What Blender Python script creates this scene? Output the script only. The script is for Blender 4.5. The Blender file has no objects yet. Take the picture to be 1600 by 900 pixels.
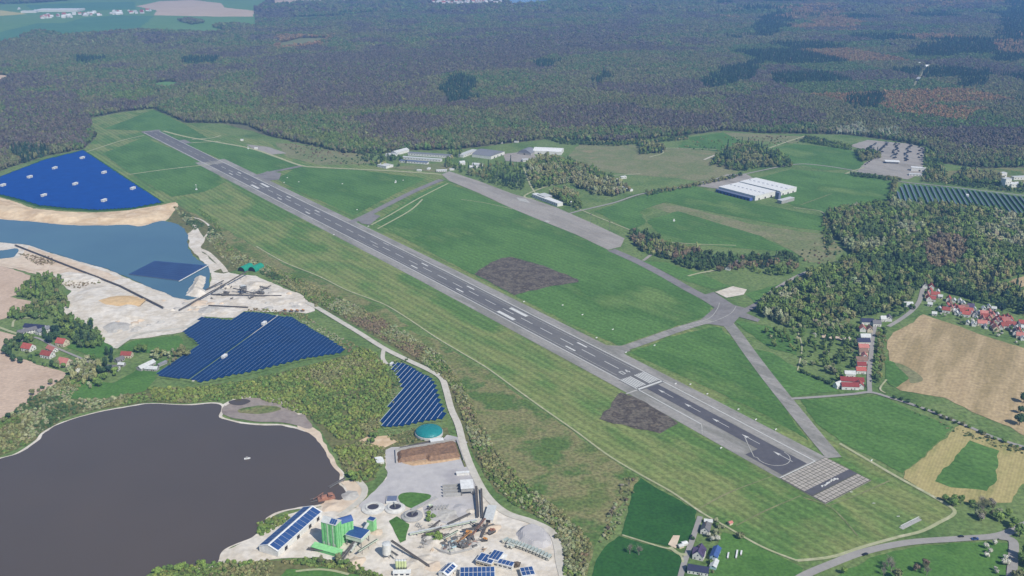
import bpy, bmesh, math, random
import numpy as np
from mathutils import Vector, Matrix

random.seed(7); rng = np.random.default_rng(7)
SC = bpy.context.scene
COL = SC.collection
R = math.radians

# ------------------------------------------------------------------ camera
CAM_H, PITCH, FPX = 563.0, R(20.05), 1512.0      # aircraft height, look-down angle, focal length for a 1600 wide frame
cam = bpy.data.cameras.new('camera'); cam_o = bpy.data.objects.new('camera', cam); COL.objects.link(cam_o)
cam_o.location = (0, 0, CAM_H); cam_o.rotation_euler = (math.pi/2 - PITCH, 0, 0)
cam.sensor_width = 36; cam.lens = 36*FPX/1600; cam.clip_start = 1; cam.clip_end = 60000
SC.camera = cam_o

# ------------------------------------------------------------------ sky, sun, exposure
SUN_AZ, SUN_EL = R(-52), R(46)                   # the sun stands behind the camera to the right
w = bpy.data.worlds.new('World'); SC.world = w; w.use_nodes = True
nt = w.node_tree; bg = nt.nodes['Background']
sky = nt.nodes.new('ShaderNodeTexSky'); sky.sky_type = 'NISHITA'; sky.sun_disc = False
sky.sun_elevation = SUN_EL; sky.sun_rotation = math.pi/2 - SUN_AZ
sky.altitude = 700; sky.air_density = 1.0; sky.dust_density = 0.6; sky.ozone_density = 1.0
nt.links.new(sky.outputs[0], bg.inputs[0]); bg.inputs[1].default_value = 0.095
sl = bpy.data.lights.new('sun', 'SUN'); sl.energy = 4.1; sl.angle = R(0.53); sl.color = (1.0, 0.955, 0.87)
so = bpy.data.objects.new('sun', sl); COL.objects.link(so)
so.rotation_euler = Vector((-math.cos(SUN_AZ)*math.cos(SUN_EL), -math.sin(SUN_AZ)*math.cos(SUN_EL), -math.sin(SUN_EL))).to_track_quat('-Z', 'Y').to_euler()
so.location = (0, 0, 900)
SC.view_settings.view_transform = 'Standard'; SC.view_settings.look = 'None'
SC.view_settings.exposure = 0.34; SC.view_settings.gamma = 1.0
SC.render.engine = 'CYCLES'
SC.cycles.use_denoising = True
SC.cycles.max_bounces = 5; SC.cycles.diffuse_bounces = 2; SC.cycles.glossy_bounces = 2
SC.cycles.volume_bounces = 0; SC.cycles.transparent_max_bounces = 4
SC.cycles.caustics_reflective = False; SC.cycles.caustics_refractive = False

# ------------------------------------------------------------------ survey: a point of the photograph <-> the place on the flat ground
COSP, SINP = math.cos(PITCH), math.sin(PITCH)
def G(x, y, z=0.0):
    v = y-450; dy = FPX*COSP - v*SINP; dz = FPX*SINP + v*COSP
    t = (CAM_H-z)/dz
    return np.array([(x-800)*t, dy*t])
def GP(pts): return np.array([G(*p) for p in pts])
def PX(P):                                       # ground points (n,2) -> photograph coordinates
    P = np.asarray(P, float); f = P[:, 1]*COSP + CAM_H*SINP; d = CAM_H*COSP - P[:, 1]*SINP
    return np.stack([800+FPX*P[:, 0]/f, 450+FPX*d/f], 1)
def inside(P, poly):
    P = np.asarray(P); x, y = P[:, 0], P[:, 1]; r = np.zeros(len(P), bool); q = np.asarray(poly, float); n = len(q)
    for i in range(n):
        (x1, y1), (x2, y2) = q[i], q[(i+1) % n]
        if y1 == y2: continue
        c = ((y1 > y) != (y2 > y)) & (x < (x2-x1)*(y-y1)/(y2-y1)+x1)
        r ^= c
    return r
def vnoise(x, y, s, seed):                       # smooth value noise 0..1
    x = np.asarray(x)/s+1000; y = np.asarray(y)/s+1000
    xi = np.floor(x).astype(np.int64); yi = np.floor(y).astype(np.int64); fx = x-xi; fy = y-yi
    fx = fx*fx*(3-2*fx); fy = fy*fy*(3-2*fy)
    def h(a, b):
        n = (a*374761393 + b*668265263 + seed*1442695041) & 0xffffffff
        n = ((n ^ (n >> 13))*1274126177) & 0xffffffff
        return ((n ^ (n >> 16)) & 0xffff)/65535.0
    return (h(xi, yi)*(1-fx)+h(xi+1, yi)*fx)*(1-fy)+(h(xi, yi+1)*(1-fx)+h(xi+1, yi+1)*fx)*fy

# ------------------------------------------------------------------ materials
def lin(c, k=0.80):
    return tuple(k*((v/255/12.92) if v <= 10 else ((v/255+0.055)/1.055)**2.4) for v in c)+(1.0,)
MATS = {}
def M(name, cols, scale=0.02, rough=0.95, spec=0.15, detail=7, fine=None, stripe=None, bump=None, tint=None, metal=0, stretch=None, dist=0.0, rand=0.0):
    """ground or object material: colours mixed by world-space noise; fine=(1/m, amount); stripe=(deg, metres, amount)"""
    m = bpy.data.materials.new(name); m.use_nodes = True; n = m.node_tree.nodes; l = m.node_tree.links; MATS[name] = m
    b = n['Principled BSDF']; b.inputs['Roughness'].default_value = rough; b.inputs['Specular IOR Level'].default_value = spec; b.inputs['Metallic'].default_value = metal
    geo = n.new('ShaderNodeNewGeometry'); pos = geo.outputs['Position']
    if stretch:
        mp0 = n.new('ShaderNodeMapping'); mp0.inputs['Rotation'].default_value = (0, 0, R(stretch[0])); l.new(pos, mp0.inputs[0])   # turn first,
        mp = n.new('ShaderNodeMapping'); mp.inputs['Scale'].default_value = (stretch[1], 1, 1); l.new(mp0.outputs[0], mp.inputs[0]); npos = mp.outputs[0]   # then stretch along the turned axis
    else: npos = pos
    cur = None
    if len(cols) == 1:
        rgb = n.new('ShaderNodeRGB'); rgb.outputs[0].default_value = lin(cols[0]); cur = rgb.outputs[0]
    else:
        no = n.new('ShaderNodeTexNoise'); no.inputs['Scale'].default_value = scale; no.inputs['Detail'].default_value = detail; no.inputs['Roughness'].default_value = 0.6
        no.inputs['Distortion'].default_value = dist
        l.new(npos, no.inputs['Vector'])
        cr = n.new('ShaderNodeValToRGB'); e = cr.color_ramp.elements
        while len(e) < len(cols): e.new(0.5)
        for i, c in enumerate(cols):
            e[i].position = 0.32+0.36*i/(len(cols)-1); e[i].color = lin(c)
        l.new(no.outputs[0], cr.inputs[0]); cur = cr.outputs[0]
    def mul(fac_socket, lo, hi):
        nonlocal cur
        mr = n.new('ShaderNodeMapRange'); mr.inputs[1].default_value = 0.3; mr.inputs[2].default_value = 0.7; mr.inputs[3].default_value = lo; mr.inputs[4].default_value = hi
        l.new(fac_socket, mr.inputs[0])
        mx = n.new('ShaderNodeVectorMath'); mx.operation = 'SCALE'; l.new(cur, mx.inputs[0]); l.new(mr.outputs[0], mx.inputs['Scale']); cur = mx.outputs[0]
    if fine:
        f = n.new('ShaderNodeTexNoise'); f.inputs['Scale'].default_value = fine[0]; f.inputs['Detail'].default_value = 3; l.new(pos, f.inputs['Vector']); mul(f.outputs[0], 1-fine[1], 1+fine[1])
    if stripe:
        for k, (ang, wid, amt) in enumerate(stripe if isinstance(stripe, list) else [stripe]):
            mp = n.new('ShaderNodeMapping'); mp.vector_type = 'POINT'; mp.inputs['Rotation'].default_value = (0, 0, R(-ang)); l.new(pos, mp.inputs[0])
            wv = n.new('ShaderNodeTexWave'); wv.bands_direction = 'Y'; wv.inputs['Scale'].default_value = 0.314/wid*1.0; wv.inputs['Distortion'].default_value = 1.0; wv.inputs['Detail'].default_value = 2; wv.inputs['Detail Scale'].default_value = 0.7
            l.new(mp.outputs[0], wv.inputs[0]); mul(wv.outputs['Fac'], 1-amt, 1+amt)
    if rand:
        oi = n.new('ShaderNodeObjectInfo'); mr = n.new('ShaderNodeMapRange'); mr.inputs[3].default_value = 1-rand; mr.inputs[4].default_value = 1+rand; l.new(oi.outputs['Random'], mr.inputs[0])
        mx = n.new('ShaderNodeVectorMath'); mx.operation = 'SCALE'; l.new(cur, mx.inputs[0]); l.new(mr.outputs[0], mx.inputs['Scale']); cur = mx.outputs[0]
    if bump:
        bn = n.new('ShaderNodeTexNoise'); bn.inputs['Scale'].default_value = bump[0]; bn.inputs['Detail'].default_value = 4; l.new(npos, bn.inputs['Vector'])
        bp = n.new('ShaderNodeBump'); bp.inputs['Strength'].default_value = 1.0; bp.inputs['Distance'].default_value = bump[1]; l.new(bn.outputs[0], bp.inputs['Height']); l.new(bp.outputs[0], b.inputs['Normal'])
    l.new(cur, b.inputs['Base Color'])
    return m
def M_inst(name, rough=0.95):                    # foliage whose colour is stored on each instance
    m = bpy.data.materials.new(name); m.use_nodes = True; n = m.node_tree.nodes; l = m.node_tree.links; b = n['Principled BSDF']
    a = n.new('ShaderNodeAttribute'); a.attribute_type = 'INSTANCER'; a.attribute_name = 'tint'; l.new(a.outputs['Color'], b.inputs['Base Color'])
    b.inputs['Roughness'].default_value = rough; b.inputs['Specular IOR Level'].default_value = 0.1; return m

RWA = -54.0                                      # compass of the runway in the scene
M('forest_floor', [(104, 104, 82), (114, 116, 88), (96, 104, 74)], 0.01, fine=(0.08, .25))
M('meadow', [(84, 112, 58), (104, 128, 72), (120, 138, 84), (92, 120, 58)], 0.010, fine=(0.2, .32))
M('airfield_grass', [(104, 132, 72), (94, 126, 64), (132, 142, 86), (102, 130, 70), (120, 138, 78)], 0.007, fine=(0.22, .28), stripe=[(RWA, 12, .10), (RWA, 37, .045)], stretch=(-RWA, .45))
M('lush_grass', [(86, 122, 60), (96, 132, 68), (80, 116, 56), (112, 138, 76)], 0.008, fine=(0.22, .26), stripe=[(RWA+4, 12, .055)], stretch=(-RWA, .5))
M('rough_meadow', [(88, 114, 60), (112, 124, 72), (138, 134, 92), (90, 116, 60), (104, 122, 64)], 0.014, fine=(0.25, .38), detail=9)
M('dry_meadow', [(126, 132, 92), (140, 138, 102), (118, 130, 84), (150, 140, 106)], 0.012, fine=(0.2, .28))
M('scrub_ground', [(98, 110, 62), (120, 118, 78), (82, 102, 54)], 0.03, fine=(0.2, .3))
M('crop_dark', [(46, 90, 40), (56, 100, 46), (42, 82, 38)], 0.01, fine=(0.3, .22))
M('crop_bright', [(78, 118, 54), (92, 130, 62), (72, 110, 46)], 0.012, fine=(0.3, .22))
M('plough_pale', [(196, 172, 150), (208, 184, 162), (188, 164, 142)], 0.012, fine=(0.2, .12), stripe=(20, 6, .03))
M('stubble', [(176, 154, 118), (190, 168, 130), (162, 144, 106), (178, 156, 116)], 0.02, fine=(0.18, .2), stripe=[(60, 4.5, .03)], stretch=(-60, .18))
M('hay', [(170, 160, 106), (182, 168, 116), (150, 148, 92)], 0.03, fine=(0.2, .14), stripe=[(58, 3.4, .05)], stretch=(-58, .3))
M('dark_plot', [(98, 90, 80), (118, 110, 98), (84, 76, 70), (128, 118, 102)], 0.06, fine=(0.3, .34), detail=9)
M('sand', [(222, 196, 160), (232, 208, 174), (210, 182, 146), (226, 204, 176)], 0.02, fine=(0.12, .1), bump=(0.08, 1.2))
M('white_sand', [(220, 211, 197), (229, 221, 209), (212, 201, 184), (226, 218, 206)], 0.03, fine=(0.15, .12), bump=(0.12, .9))
M('pink_sand', [(212, 190, 164), (224, 206, 184), (204, 180, 154)], 0.02, fine=(0.1, .1), bump=(0.08, .8))
M('mud', [(150, 136, 126), (162, 150, 140), (138, 124, 118)], 0.03, fine=(0.15, .12), rough=.6, spec=.3)
M('orange_sand', [(214, 180, 132), (224, 194, 150)], 0.05, fine=(0.2, .1), bump=(0.12, .8))
M('grey_gravel', [(186, 180, 172), (198, 194, 186), (172, 166, 160)], 0.06, fine=(0.3, .12), bump=(0.3, .5))
M('yard_concrete', [(186, 182, 182), (198, 194, 192), (174, 170, 172)], 0.02, fine=(0.15, .06))
M('concrete_old', [(152, 148, 140), (164, 160, 154), (140, 138, 130), (158, 152, 144)], 0.03, fine=(0.2, .12), stretch=(-RWA, .25))
M('apron', [(158, 150, 142), (170, 164, 156), (146, 140, 132)], 0.02, fine=(0.2, .1), stretch=(-RWA, .3))
M('asphalt', [(112, 110, 110), (122, 120, 118), (104, 102, 104)], 0.02, fine=(0.2, .08), stretch=(-RWA, .12))
M('asphalt_dark', [(92, 90, 96), (102, 100, 104)], 0.04, fine=(0.2, .08))
M('asphalt_mid', [(132, 128, 126), (144, 140, 138), (122, 118, 116)], 0.03, fine=(0.2, .08))
M('road_grey', [(158, 154, 150), (168, 164, 158)], 0.04, fine=(0.2, .06))
M('track_pale', [(186, 184, 152), (172, 176, 134), (196, 190, 164)], 0.05, fine=(0.2, .12))
M('gravel_road', [(200, 194, 180), (210, 204, 192), (188, 182, 166)], 0.04, fine=(0.2, .08))
M('marking_white', [(226, 226, 222), (206, 206, 202)], 0.2, fine=(0.5, .06))
M('marking_worn', [(178, 176, 170), (196, 194, 188)], 0.2, fine=(0.4, .1))
M('slab', [(188, 180, 170), (174, 166, 156)], 0.1, fine=(0.6, .1), rand=.10)
M('slab_bed', [(104, 104, 84), (92, 90, 80)], 0.2, fine=(0.4, .2))
M('far_teal', [(84, 128, 92), (94, 138, 98)], 0.004, fine=(0.02, .06))
M('far_green', [(104, 144, 86), (116, 150, 94)], 0.004, fine=(0.02, .06))
M('far_brown', [(204, 180, 152), (214, 192, 166)], 0.004, fine=(0.02, .05))
M('far_yellow', [(206, 196, 120), (190, 180, 120)], 0.01)
M('far_pale', [(190, 186, 150), (180, 176, 140)], 0.01)
def water(name, c1, c2, rough, scale):
    m = M(name, [c1, c2], scale, rough=rough, spec=0.5, detail=3, bump=(0.35, .02)); m.node_tree.nodes['Principled BSDF'].inputs['IOR'].default_value = 1.33; return m
water('water_brown', (88, 80, 74), (96, 86, 78), .14, .003)
water('water_blue', (74, 108, 128), (86, 122, 136), .14, .003)
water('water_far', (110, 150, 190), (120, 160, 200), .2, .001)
# buildings and things
def P(name, c, rough=.7, spec=.3, metal=0, var=.06, rand=0): return M(name, [tuple(max(0, v*(1-var)) for v in c), tuple(min(255, v*(1+var)) for v in c)], .35, rough=rough, spec=spec, metal=metal, detail=4, rand=rand)
P('wall_white', (228, 226, 220)); P('wall_cream', (222, 208, 182)); P('wall_grey', (170, 168, 164)); P('wall_pale_blue', (176, 204, 214)); P('wall_yellow', (216, 200, 140))
P('tile_red', (170, 88, 78), rand=.22); P('tile_pink', (188, 122, 112), rand=.15); P('tile_dark_red', (142, 58, 56)); P('tile_grey', (112, 110, 112), rand=.2); P('tile_navy', (52, 56, 84)); P('tile_violet', (84, 72, 104)); P('tile_brown', (132, 104, 90), rand=.15)
P('roof_white', (232, 232, 230)); P('roof_light', (206, 208, 206)); P('roof_grey', (132, 134, 140)); P('roof_bluegrey', (112, 122, 148)); P('roof_blue', (68, 96, 152))
P('glass_dark', (48, 54, 66), rough=.15, spec=.5); P('door_brown', (96, 70, 52)); P('door_dark', (58, 56, 58)); P('panel_blue_wall', (78, 98, 168))
P('plant_green', (146, 212, 144)); P('plant_green_dark', (112, 190, 116)); P('plant_pale', (206, 218, 196)); P('silo_yellow', (206, 216, 160))
P('teal_sheet', (38, 134, 136), rough=.45); P('teal_hall', (44, 150, 122), rough=.5); P('steel', (150, 150, 148), rough=.5, metal=.4); P('steel_dark', (110, 106, 102), rough=.6); P('belt_dark', (92, 86, 82)); P('rust', (164, 118, 98), var=.18); P('rubber', (36, 36, 38))
P('sludge', (74, 70, 78), rough=.2, spec=.5); P('compost', (138, 108, 84), var=.14); P('compost_light', (196, 164, 128), var=.1); P('concrete_wall', (178, 176, 172)); P('tank_rim', (214, 212, 206)); P('bark', (96, 84, 70)); P('bark_pale', (168, 160, 150))
P('car_blue', (48, 84, 150), rough=.3, spec=.5); P('car_black', (36, 38, 42), rough=.3, spec=.5); P('car_white', (222, 222, 222), rough=.3, spec=.5); P('car_red', (150, 44, 40), rough=.3, spec=.5); P('car_silver', (160, 164, 168), rough=.3, spec=.5)
P('truck_body', (176, 186, 180)); P('truck_cab', (206, 204, 190)); P('orange_paint', (206, 150, 84)); P('white_paint', (232, 232, 230)); P('yellow_paint', (210, 190, 60))
def solar(name, c1, c2, rough=.4):
    m = M(name, [c1, c2], .05, rough=rough, spec=.22, detail=2); return m
solar('cells_bright', (6, 62, 140), (10, 72, 154)); solar('cells_deep', (6, 48, 94), (9, 54, 104)); solar('cells_float', (46, 70, 118), (54, 82, 130)); solar('cells_roof', (50, 80, 132), (60, 92, 146)); solar('cells_grey', (70, 92, 104), (82, 104, 112), .35)
P('frame_alu', (196, 204, 212), rough=.5); P('frame_dim', (128, 148, 176), rough=.6)
# foliage of single trees
for nm, c in dict(leaf_fresh=(112, 138, 76), leaf_bright=(132, 156, 80), leaf_dark=(74, 98, 66), leaf_olive=(128, 132, 94), leaf_pale=(160, 166, 128), leaf_conifer=(56, 80, 66), leaf_blossom=(212, 210, 194), twig_grey=(150, 144, 130), twig_brown=(122, 108, 92)).items():
    M(nm, [tuple(v*.8 for v in c), c, tuple(min(255, v*1.15) for v in c)], .5, rough=.95, spec=.1, detail=3, rand=.16)
M_inst('leaf_instance')

# ------------------------------------------------------------------ helpers
class MB:
    """collects shapes with material slots; build() links them as ONE mesh object"""
    def __init__(s): s.v = []; s.f = []; s.m = []
    def add(s, vs, fs, mi=0):
        o = len(s.v); s.v += [tuple(v) for v in vs]; s.f += [tuple(i+o for i in f) for f in fs]; s.m += [mi]*len(fs); return s
    def box(s, x0, x1, y0, y1, z0, z1, mi=0):
        return s.add([(x0,y0,z0),(x1,y0,z0),(x1,y1,z0),(x0,y1,z0),(x0,y0,z1),(x1,y0,z1),(x1,y1,z1),(x0,y1,z1)],
                     [(0,3,2,1),(4,5,6,7),(0,1,5,4),(1,2,6,5),(2,3,7,6),(3,0,4,7)], mi)
    def prism(s, poly, z0, z1, mi=0, top=None):   # poly: list of (x,y) ccw
        n = len(poly); vs = [(x,y,z0) for x,y in poly]+[(x,y,z1) for x,y in poly]
        s.add(vs, [tuple(range(n-1,-1,-1))]+[(i,(i+1)%n,(i+1)%n+n,i+n) for i in range(n)], mi)
        return s.add([(x,y,z1) for x,y in poly], [tuple(range(n))], mi if top is None else top)
    def cyl(s, x, y, z0, z1, r0, r1=None, n=16, mi=0, cap=True):
        r1 = r0 if r1 is None else r1
        vs = [(x+r0*math.cos(2*math.pi*i/n), y+r0*math.sin(2*math.pi*i/n), z0) for i in range(n)]+[(x+r1*math.cos(2*math.pi*i/n), y+r1*math.sin(2*math.pi*i/n), z1) for i in range(n)]
        fs = [(i,(i+1)%n,(i+1)%n+n,i+n) for i in range(n)]
        if cap: fs += [tuple(range(n-1,-1,-1)), tuple(range(n,2*n))]
        return s.add(vs, fs, mi)
    def tube(s, a, b, r0, r1=None, n=6, mi=0):
        a = Vector(a); b = Vector(b); r1 = r0 if r1 is None else r1; d = (b-a).normalized()
        u = d.orthogonal().normalized(); w_ = d.cross(u)
        vs = [a+r0*(u*math.cos(2*math.pi*i/n)+w_*math.sin(2*math.pi*i/n)) for i in range(n)]+[b+r1*(u*math.cos(2*math.pi*i/n)+w_*math.sin(2*math.pi*i/n)) for i in range(n)]
        return s.add(vs, [(i,(i+1)%n,(i+1)%n+n,i+n) for i in range(n)]+[tuple(range(n-1,-1,-1)), tuple(range(n,2*n))], mi)
    def lathe(s, x, y, prof, n=24, mi=0):          # prof: (r,z) from outside to inside
        vs = []; fs = []
        for r, z in prof: vs += [(x+r*math.cos(2*math.pi*i/n), y+r*math.sin(2*math.pi*i/n), z) for i in range(n)]
        for k in range(len(prof)-1): fs += [(k*n+i, k*n+(i+1)%n, (k+1)*n+(i+1)%n, (k+1)*n+i) for i in range(n)]
        return s.add(vs, fs, mi)
    def mesh(s, name, mats):
        me = bpy.data.meshes.new(name); me.from_pydata(s.v, [], s.f)
        for m in (mats if isinstance(mats, (list, tuple)) else [mats]): me.materials.append(MATS[m])
        if max(s.m, default=0) > 0: me.polygons.foreach_set('material_index', s.m)
        me.update(); return me
    def build(s, name, mats, parent=None, loc=None, rz=0): return link(name, s.mesh(name, mats), parent, loc, rz)
def link(name, data, parent=None, loc=None, rz=0, scale=None):
    o = bpy.data.objects.new(name, data); COL.objects.link(o)
    if parent: o.parent = parent
    if loc is not None: o.location = tuple(loc) if len(loc) == 3 else (loc[0], loc[1], 0)
    if rz: o.rotation_euler = (0, 0, rz)
    if scale: o.scale = scale if isinstance(scale, (tuple, list)) else (scale,)*3
    return o
def tag(o, label=None, cat=None, group=None, kind=None):
    if label: o['label'] = label
    if cat: o['category'] = cat
    if group: o['group'] = group
    if kind: o['kind'] = kind
    return o
def thing(name, label, cat, loc=(0, 0, 0), rz=0, group=None):
    return tag(link(name, None, None, loc, rz), label, cat, group)
def relink(o, name, parent=None, mat=None):        # a copy that shares the mesh
    c = o.copy(); c.name = name; COL.objects.link(c); c.parent = parent; return c
def copy_tree(o, parent=None):
    c = o.copy(); COL.objects.link(c); c.parent = parent
    for ch in list(o.children): copy_tree(ch, c)
    return c
def smooth_line(P, closed=False, step=None, k=6):
    P = np.asarray(P, float); n = len(P); out = []
    rng_ = range(n if closed else n-1)
    for i in rng_:
        if closed: p0, p1, p2, p3 = P[i-1], P[i], P[(i+1) % n], P[(i+2) % n]
        else: p0, p1, p2, p3 = P[max(i-1, 0)], P[i], P[i+1], P[min(i+2, n-1)]
        for j in range(k):
            t = j/k; out.append(0.5*((2*p1)+(-p0+p2)*t+(2*p0-5*p1+4*p2-p3)*t*t+(-p0+3*p1-3*p2+p3)*t**3))
    if not closed: out.append(P[-1])
    return np.array(out)
def rough_loop(P, amp, step):
    out = []; n = len(P)
    for i in range(n):
        a, b = P[i], P[(i+1) % n]; L = np.hypot(*(b-a)); k = max(1, min(60, int(L/step)))
        for j in range(k): out.append(a+(b-a)*j/k)
    out = np.array(out); s = step*2.2
    out[:, 0] += (vnoise(out[:, 0], out[:, 1], s, 5)-.5)*2*amp; out[:, 1] += (vnoise(out[:, 0], out[:, 1], s, 9)-.5)*2*amp
    return out
Z = [0.0, .2, .4, .6, .8, 1.0, 1.2, 1.4]
NSHEET = [0]*8
def zlay(layer):                                   # overlapping sheets of one layer lie a centimetre apart
    if not isinstance(layer, int): return layer
    NSHEET[layer] += 1; return Z[layer]+.0035*(NSHEET[layer] % 55)
def sheet(name, P, layer, mat, parent=None, struct=True):
    z = zlay(layer)
    me = bpy.data.meshes.new(name); me.from_pydata([(x, y, z) for x, y in P], [], [tuple(range(len(P)))]); me.materials.append(MATS[mat]); me.update()
    if me.polygons[0].normal.z < 0: me.flip_normals()
    o = link(name, me, parent)
    if struct and parent is None: o['kind'] = 'structure'
    return o
def patch(name, px, layer, mat, rough=0, smooth=False, parent=None):
    P = GP(px)
    if smooth: P = smooth_line(P, True, k=5)
    if rough: P = rough_loop(P, rough, max(4, rough*2.5))
    return sheet(name, P, layer, mat, parent)
def strip_mesh(P, width, z, mi=0, mb=None):
    P = np.asarray(P); mb = mb or MB(); T = np.gradient(P, axis=0); T /= np.linalg.norm(T, axis=1)[:, None]; N = np.stack([-T[:, 1], T[:, 0]], 1)
    wd = np.broadcast_to(np.asarray(width, float), (len(P),))[:, None]/2
    A = P+N*wd; B = P-N*wd; n = len(P)
    return mb.add([(x, y, z) for x, y in A]+[(x, y, z) for x, y in B], [(i, i+n, i+n+1, i+1) for i in range(n-1)], mi)
def road(name, px, width, layer, mat, smooth=True, parent=None):
    P = GP(px)
    if smooth: P = smooth_line(P)
    o = strip_mesh(P, width, zlay(layer)).build(name, mat, parent)
    if parent is None: o['kind'] = 'structure'
    return o
def relief(name, P, z0, height, mat, cell, seed, edge=12, kind='structure', freq=22, sharp=1.0, label=None, cat=None, group=None, base=0.35):
    """a closed mound of loose material over the outline P: noisy heights that fall to the ground at the rim"""
    P = np.asarray(P); lo = P.min(0); hi = P.max(0); nx = max(4, int((hi[0]-lo[0])/cell)); ny = max(4, int((hi[1]-lo[1])/cell))
    X, Y = np.meshgrid(np.linspace(lo[0], hi[0], nx), np.linspace(lo[1], hi[1], ny)); Q = np.stack([X.ravel(), Y.ravel()], 1)
    ins = inside(Q, P); d = np.full(len(Q), 1e9); n = len(P)
    for i in range(n):
        a, b = P[i], P[(i+1) % n]; ab = b-a; t = np.clip(((Q-a)@ab)/(ab@ab+1e-9), 0, 1); d = np.minimum(d, np.hypot(*((Q-a-t[:, None]*ab).T)))
    fall = np.where(ins, np.clip(d/edge, 0, 1), 0)
    nz = base+(1-base)*(0.65*vnoise(Q[:, 0], Q[:, 1], freq, seed)+0.35*vnoise(Q[:, 0], Q[:, 1], freq/2.6, seed+3))**sharp
    z = z0-0.25+fall*(0.25+height*nz)
    idx = -np.ones(len(Q), int); keepf = []
    near = (ins | (d < cell*1.5))
    for j in range(ny-1):
        for i in range(nx-1):
            q = (j*nx+i, j*nx+i+1, (j+1)*nx+i+1, (j+1)*nx+i)
            if all(near[k] for k in q) and any(ins[k] for k in q): keepf.append(q)
    used = sorted({k for q in keepf for k in q}); idx[used] = range(len(used))
    me = bpy.data.meshes.new(name); me.from_pydata([(Q[k, 0], Q[k, 1], z[k]) for k in used], [], [tuple(int(idx[k]) for k in q) for q in keepf]); me.materials.append(MATS[mat]); me.update()
    o = link(name, me); tag(o, label, cat, group, kind); return o

# ------------------------------------------------------------------ the ground and the large sheets of land
HALF = 15000
sheet('ground', np.array([(-HALF, -2500), (HALF, -2500), (HALF, 26000), (-HALF, 26000)]), -.01, 'forest_floor')
MEADOW = [(140,185),(190,175),(240,170),(290,192),(350,193),(420,213),(540,240),(600,240),(640,235),(700,235),(740,231),(800,224),(850,218),(960,223),(1075,212),(1130,204),(1200,209),(1250,209),(1330,211),(1400,221),(1446,230),(1470,255),(1540,264),(1600,262),(1900,270),(2000,1000),(-500,1000),(-500,300),(0,268),(70,245),(131,233),(150,215)]
patch('meadow', MEADOW, 1, 'meadow', rough=6)
# airfield grass left of, around and beyond the runway
PERIM = [(254,316),(300,335),(345,352),(400,385),(425,400),(450,413),(500,433),(540,453),(580,468),(606,479),(640,500),(680,527),(720,551),(760,575),(800,604),(850,640),(900,675),(950,712),(1000,742),(1050,770),(1095,801),(1135,824),(1190,855),(1245,877)]
NEARLOOP = [(1245,877),(1300,871),(1350,855),(1400,841),(1440,831),(1470,816),(1488,806),(1490,797),(1470,784),(1440,767),(1400,745),(1350,716),(1312,694)]
patch('airfield_grass', [(141,186),(190,176),(240,171),(290,193),(330,205),(420,222)]+[(440,240),(600,262),(700,272),(950,385),(1120,485),(1240,640)]+NEARLOOP[::-1]+PERIM[::-1]+[(131,234),(150,215)], 2, 'airfield_grass')
for q in ([(160,202),(240,205),(400,272),(480,262),(420,240),(330,219),(290,195),(240,172)], [(432,280),(465,262),(560,266),(665,279),(552,337),(470,300)], [(585,348),(660,300),(695,285),(800,326),(900,366),(950,392),(1010,420),(1075,456),(1113,470),(1108,492),(1050,512),(968,541),(900,510),(740,430)],
          [(985,552),(1050,526),(1110,512),(1125,512),(1160,545),(1210,615),(1255,680),(1265,690),(1180,640),(1060,585)], [(205,272),(300,258),(330,262),(352,285),(320,300),(268,308)], [(160,240),(225,215),(330,258),(205,272)],
          [(1250,625),(1320,622),(1375,620),(1420,640),(1490,668),(1450,705),(1412,740),(1312,690),(1275,660)]):
    patch('lush_grass', q, 3, 'lush_grass', rough=2)
patch('rough_meadow', [(640,515),(680,533),(720,556),(760,580),(800,609),(850,645),(900,680),(950,716),(995,745),(985,770),(955,815),(930,860),(920,905),(900,905),(905,830),(850,780),(790,745),(760,700),(735,640),(700,590),(660,560)], 2, 'rough_meadow', rough=4)
patch('rough_meadow', [(270,318),(345,353),(400,388),(450,417),(500,437),(560,464),(606,483),(640,510),(600,512),(500,465),(420,430),(350,390),(300,350)], 2, 'rough_meadow', rough=4)
patch('rough_meadow', [(700,255),(790,225),(880,226),(900,250),(840,300),(780,290)], 2, 'meadow', rough=4)
patch('dry_meadow', [(885,246),(905,225),(985,226),(1040,231),(1090,234),(1130,238),(1155,268),(1120,287),(1060,279),(1000,274),(940,268)], 2, 'dry_meadow', rough=5)
patch('dry_meadow', [(1005,308),(1040,318),(1110,334),(1170,349),(1250,362),(1300,366),(1316,392),(1300,412),(1265,410),(1215,378),(1120,352),(1060,337),(1010,322)], 2, 'dry_meadow', rough=6)
patch('dry_meadow', [(430,222),(560,238),(590,256),(500,258),(450,246)], 2, 'dry_meadow', rough=6)
patch('dry_meadow', [(1120,206),(1200,210),(1260,214),(1240,224),(1150,218)], 2, 'dry_meadow', rough=5)
for q in ([(1075,215),(1130,207),(1160,222),(1120,236),(1060,231)], [(1185,236),(1240,225),(1320,232),(1355,246),(1345,264),(1290,266),(1235,256)], [(1160,285),(1235,265),(1340,272),(1400,285),(1396,310),(1340,325),(1290,332),(1240,322)], [(930,330),(990,310),(1080,290),(1115,300),(1200,322),(1290,340),(1290,362),(1240,355),(1120,333),(1040,316),(1000,330),(1010,350),(985,360)],
          [(1010,345),(1060,330),(1190,370),(1240,395),(1120,385),(1040,378)], [(1145,500),(1200,510),(1240,525),(1246,555),(1205,545),(1180,528)], [(1172,545),(1205,552),(1250,580),(1300,600),(1310,612),(1235,620)],
          [(1165,460),(1215,445),(1245,435),(1232,452),(1182,476)], [(1000,408),(1040,410),(1100,430),(1140,448),(1110,452),(1060,436)]):
    patch('hay_meadow', q, 3, 'lush_grass', rough=3)
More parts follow.
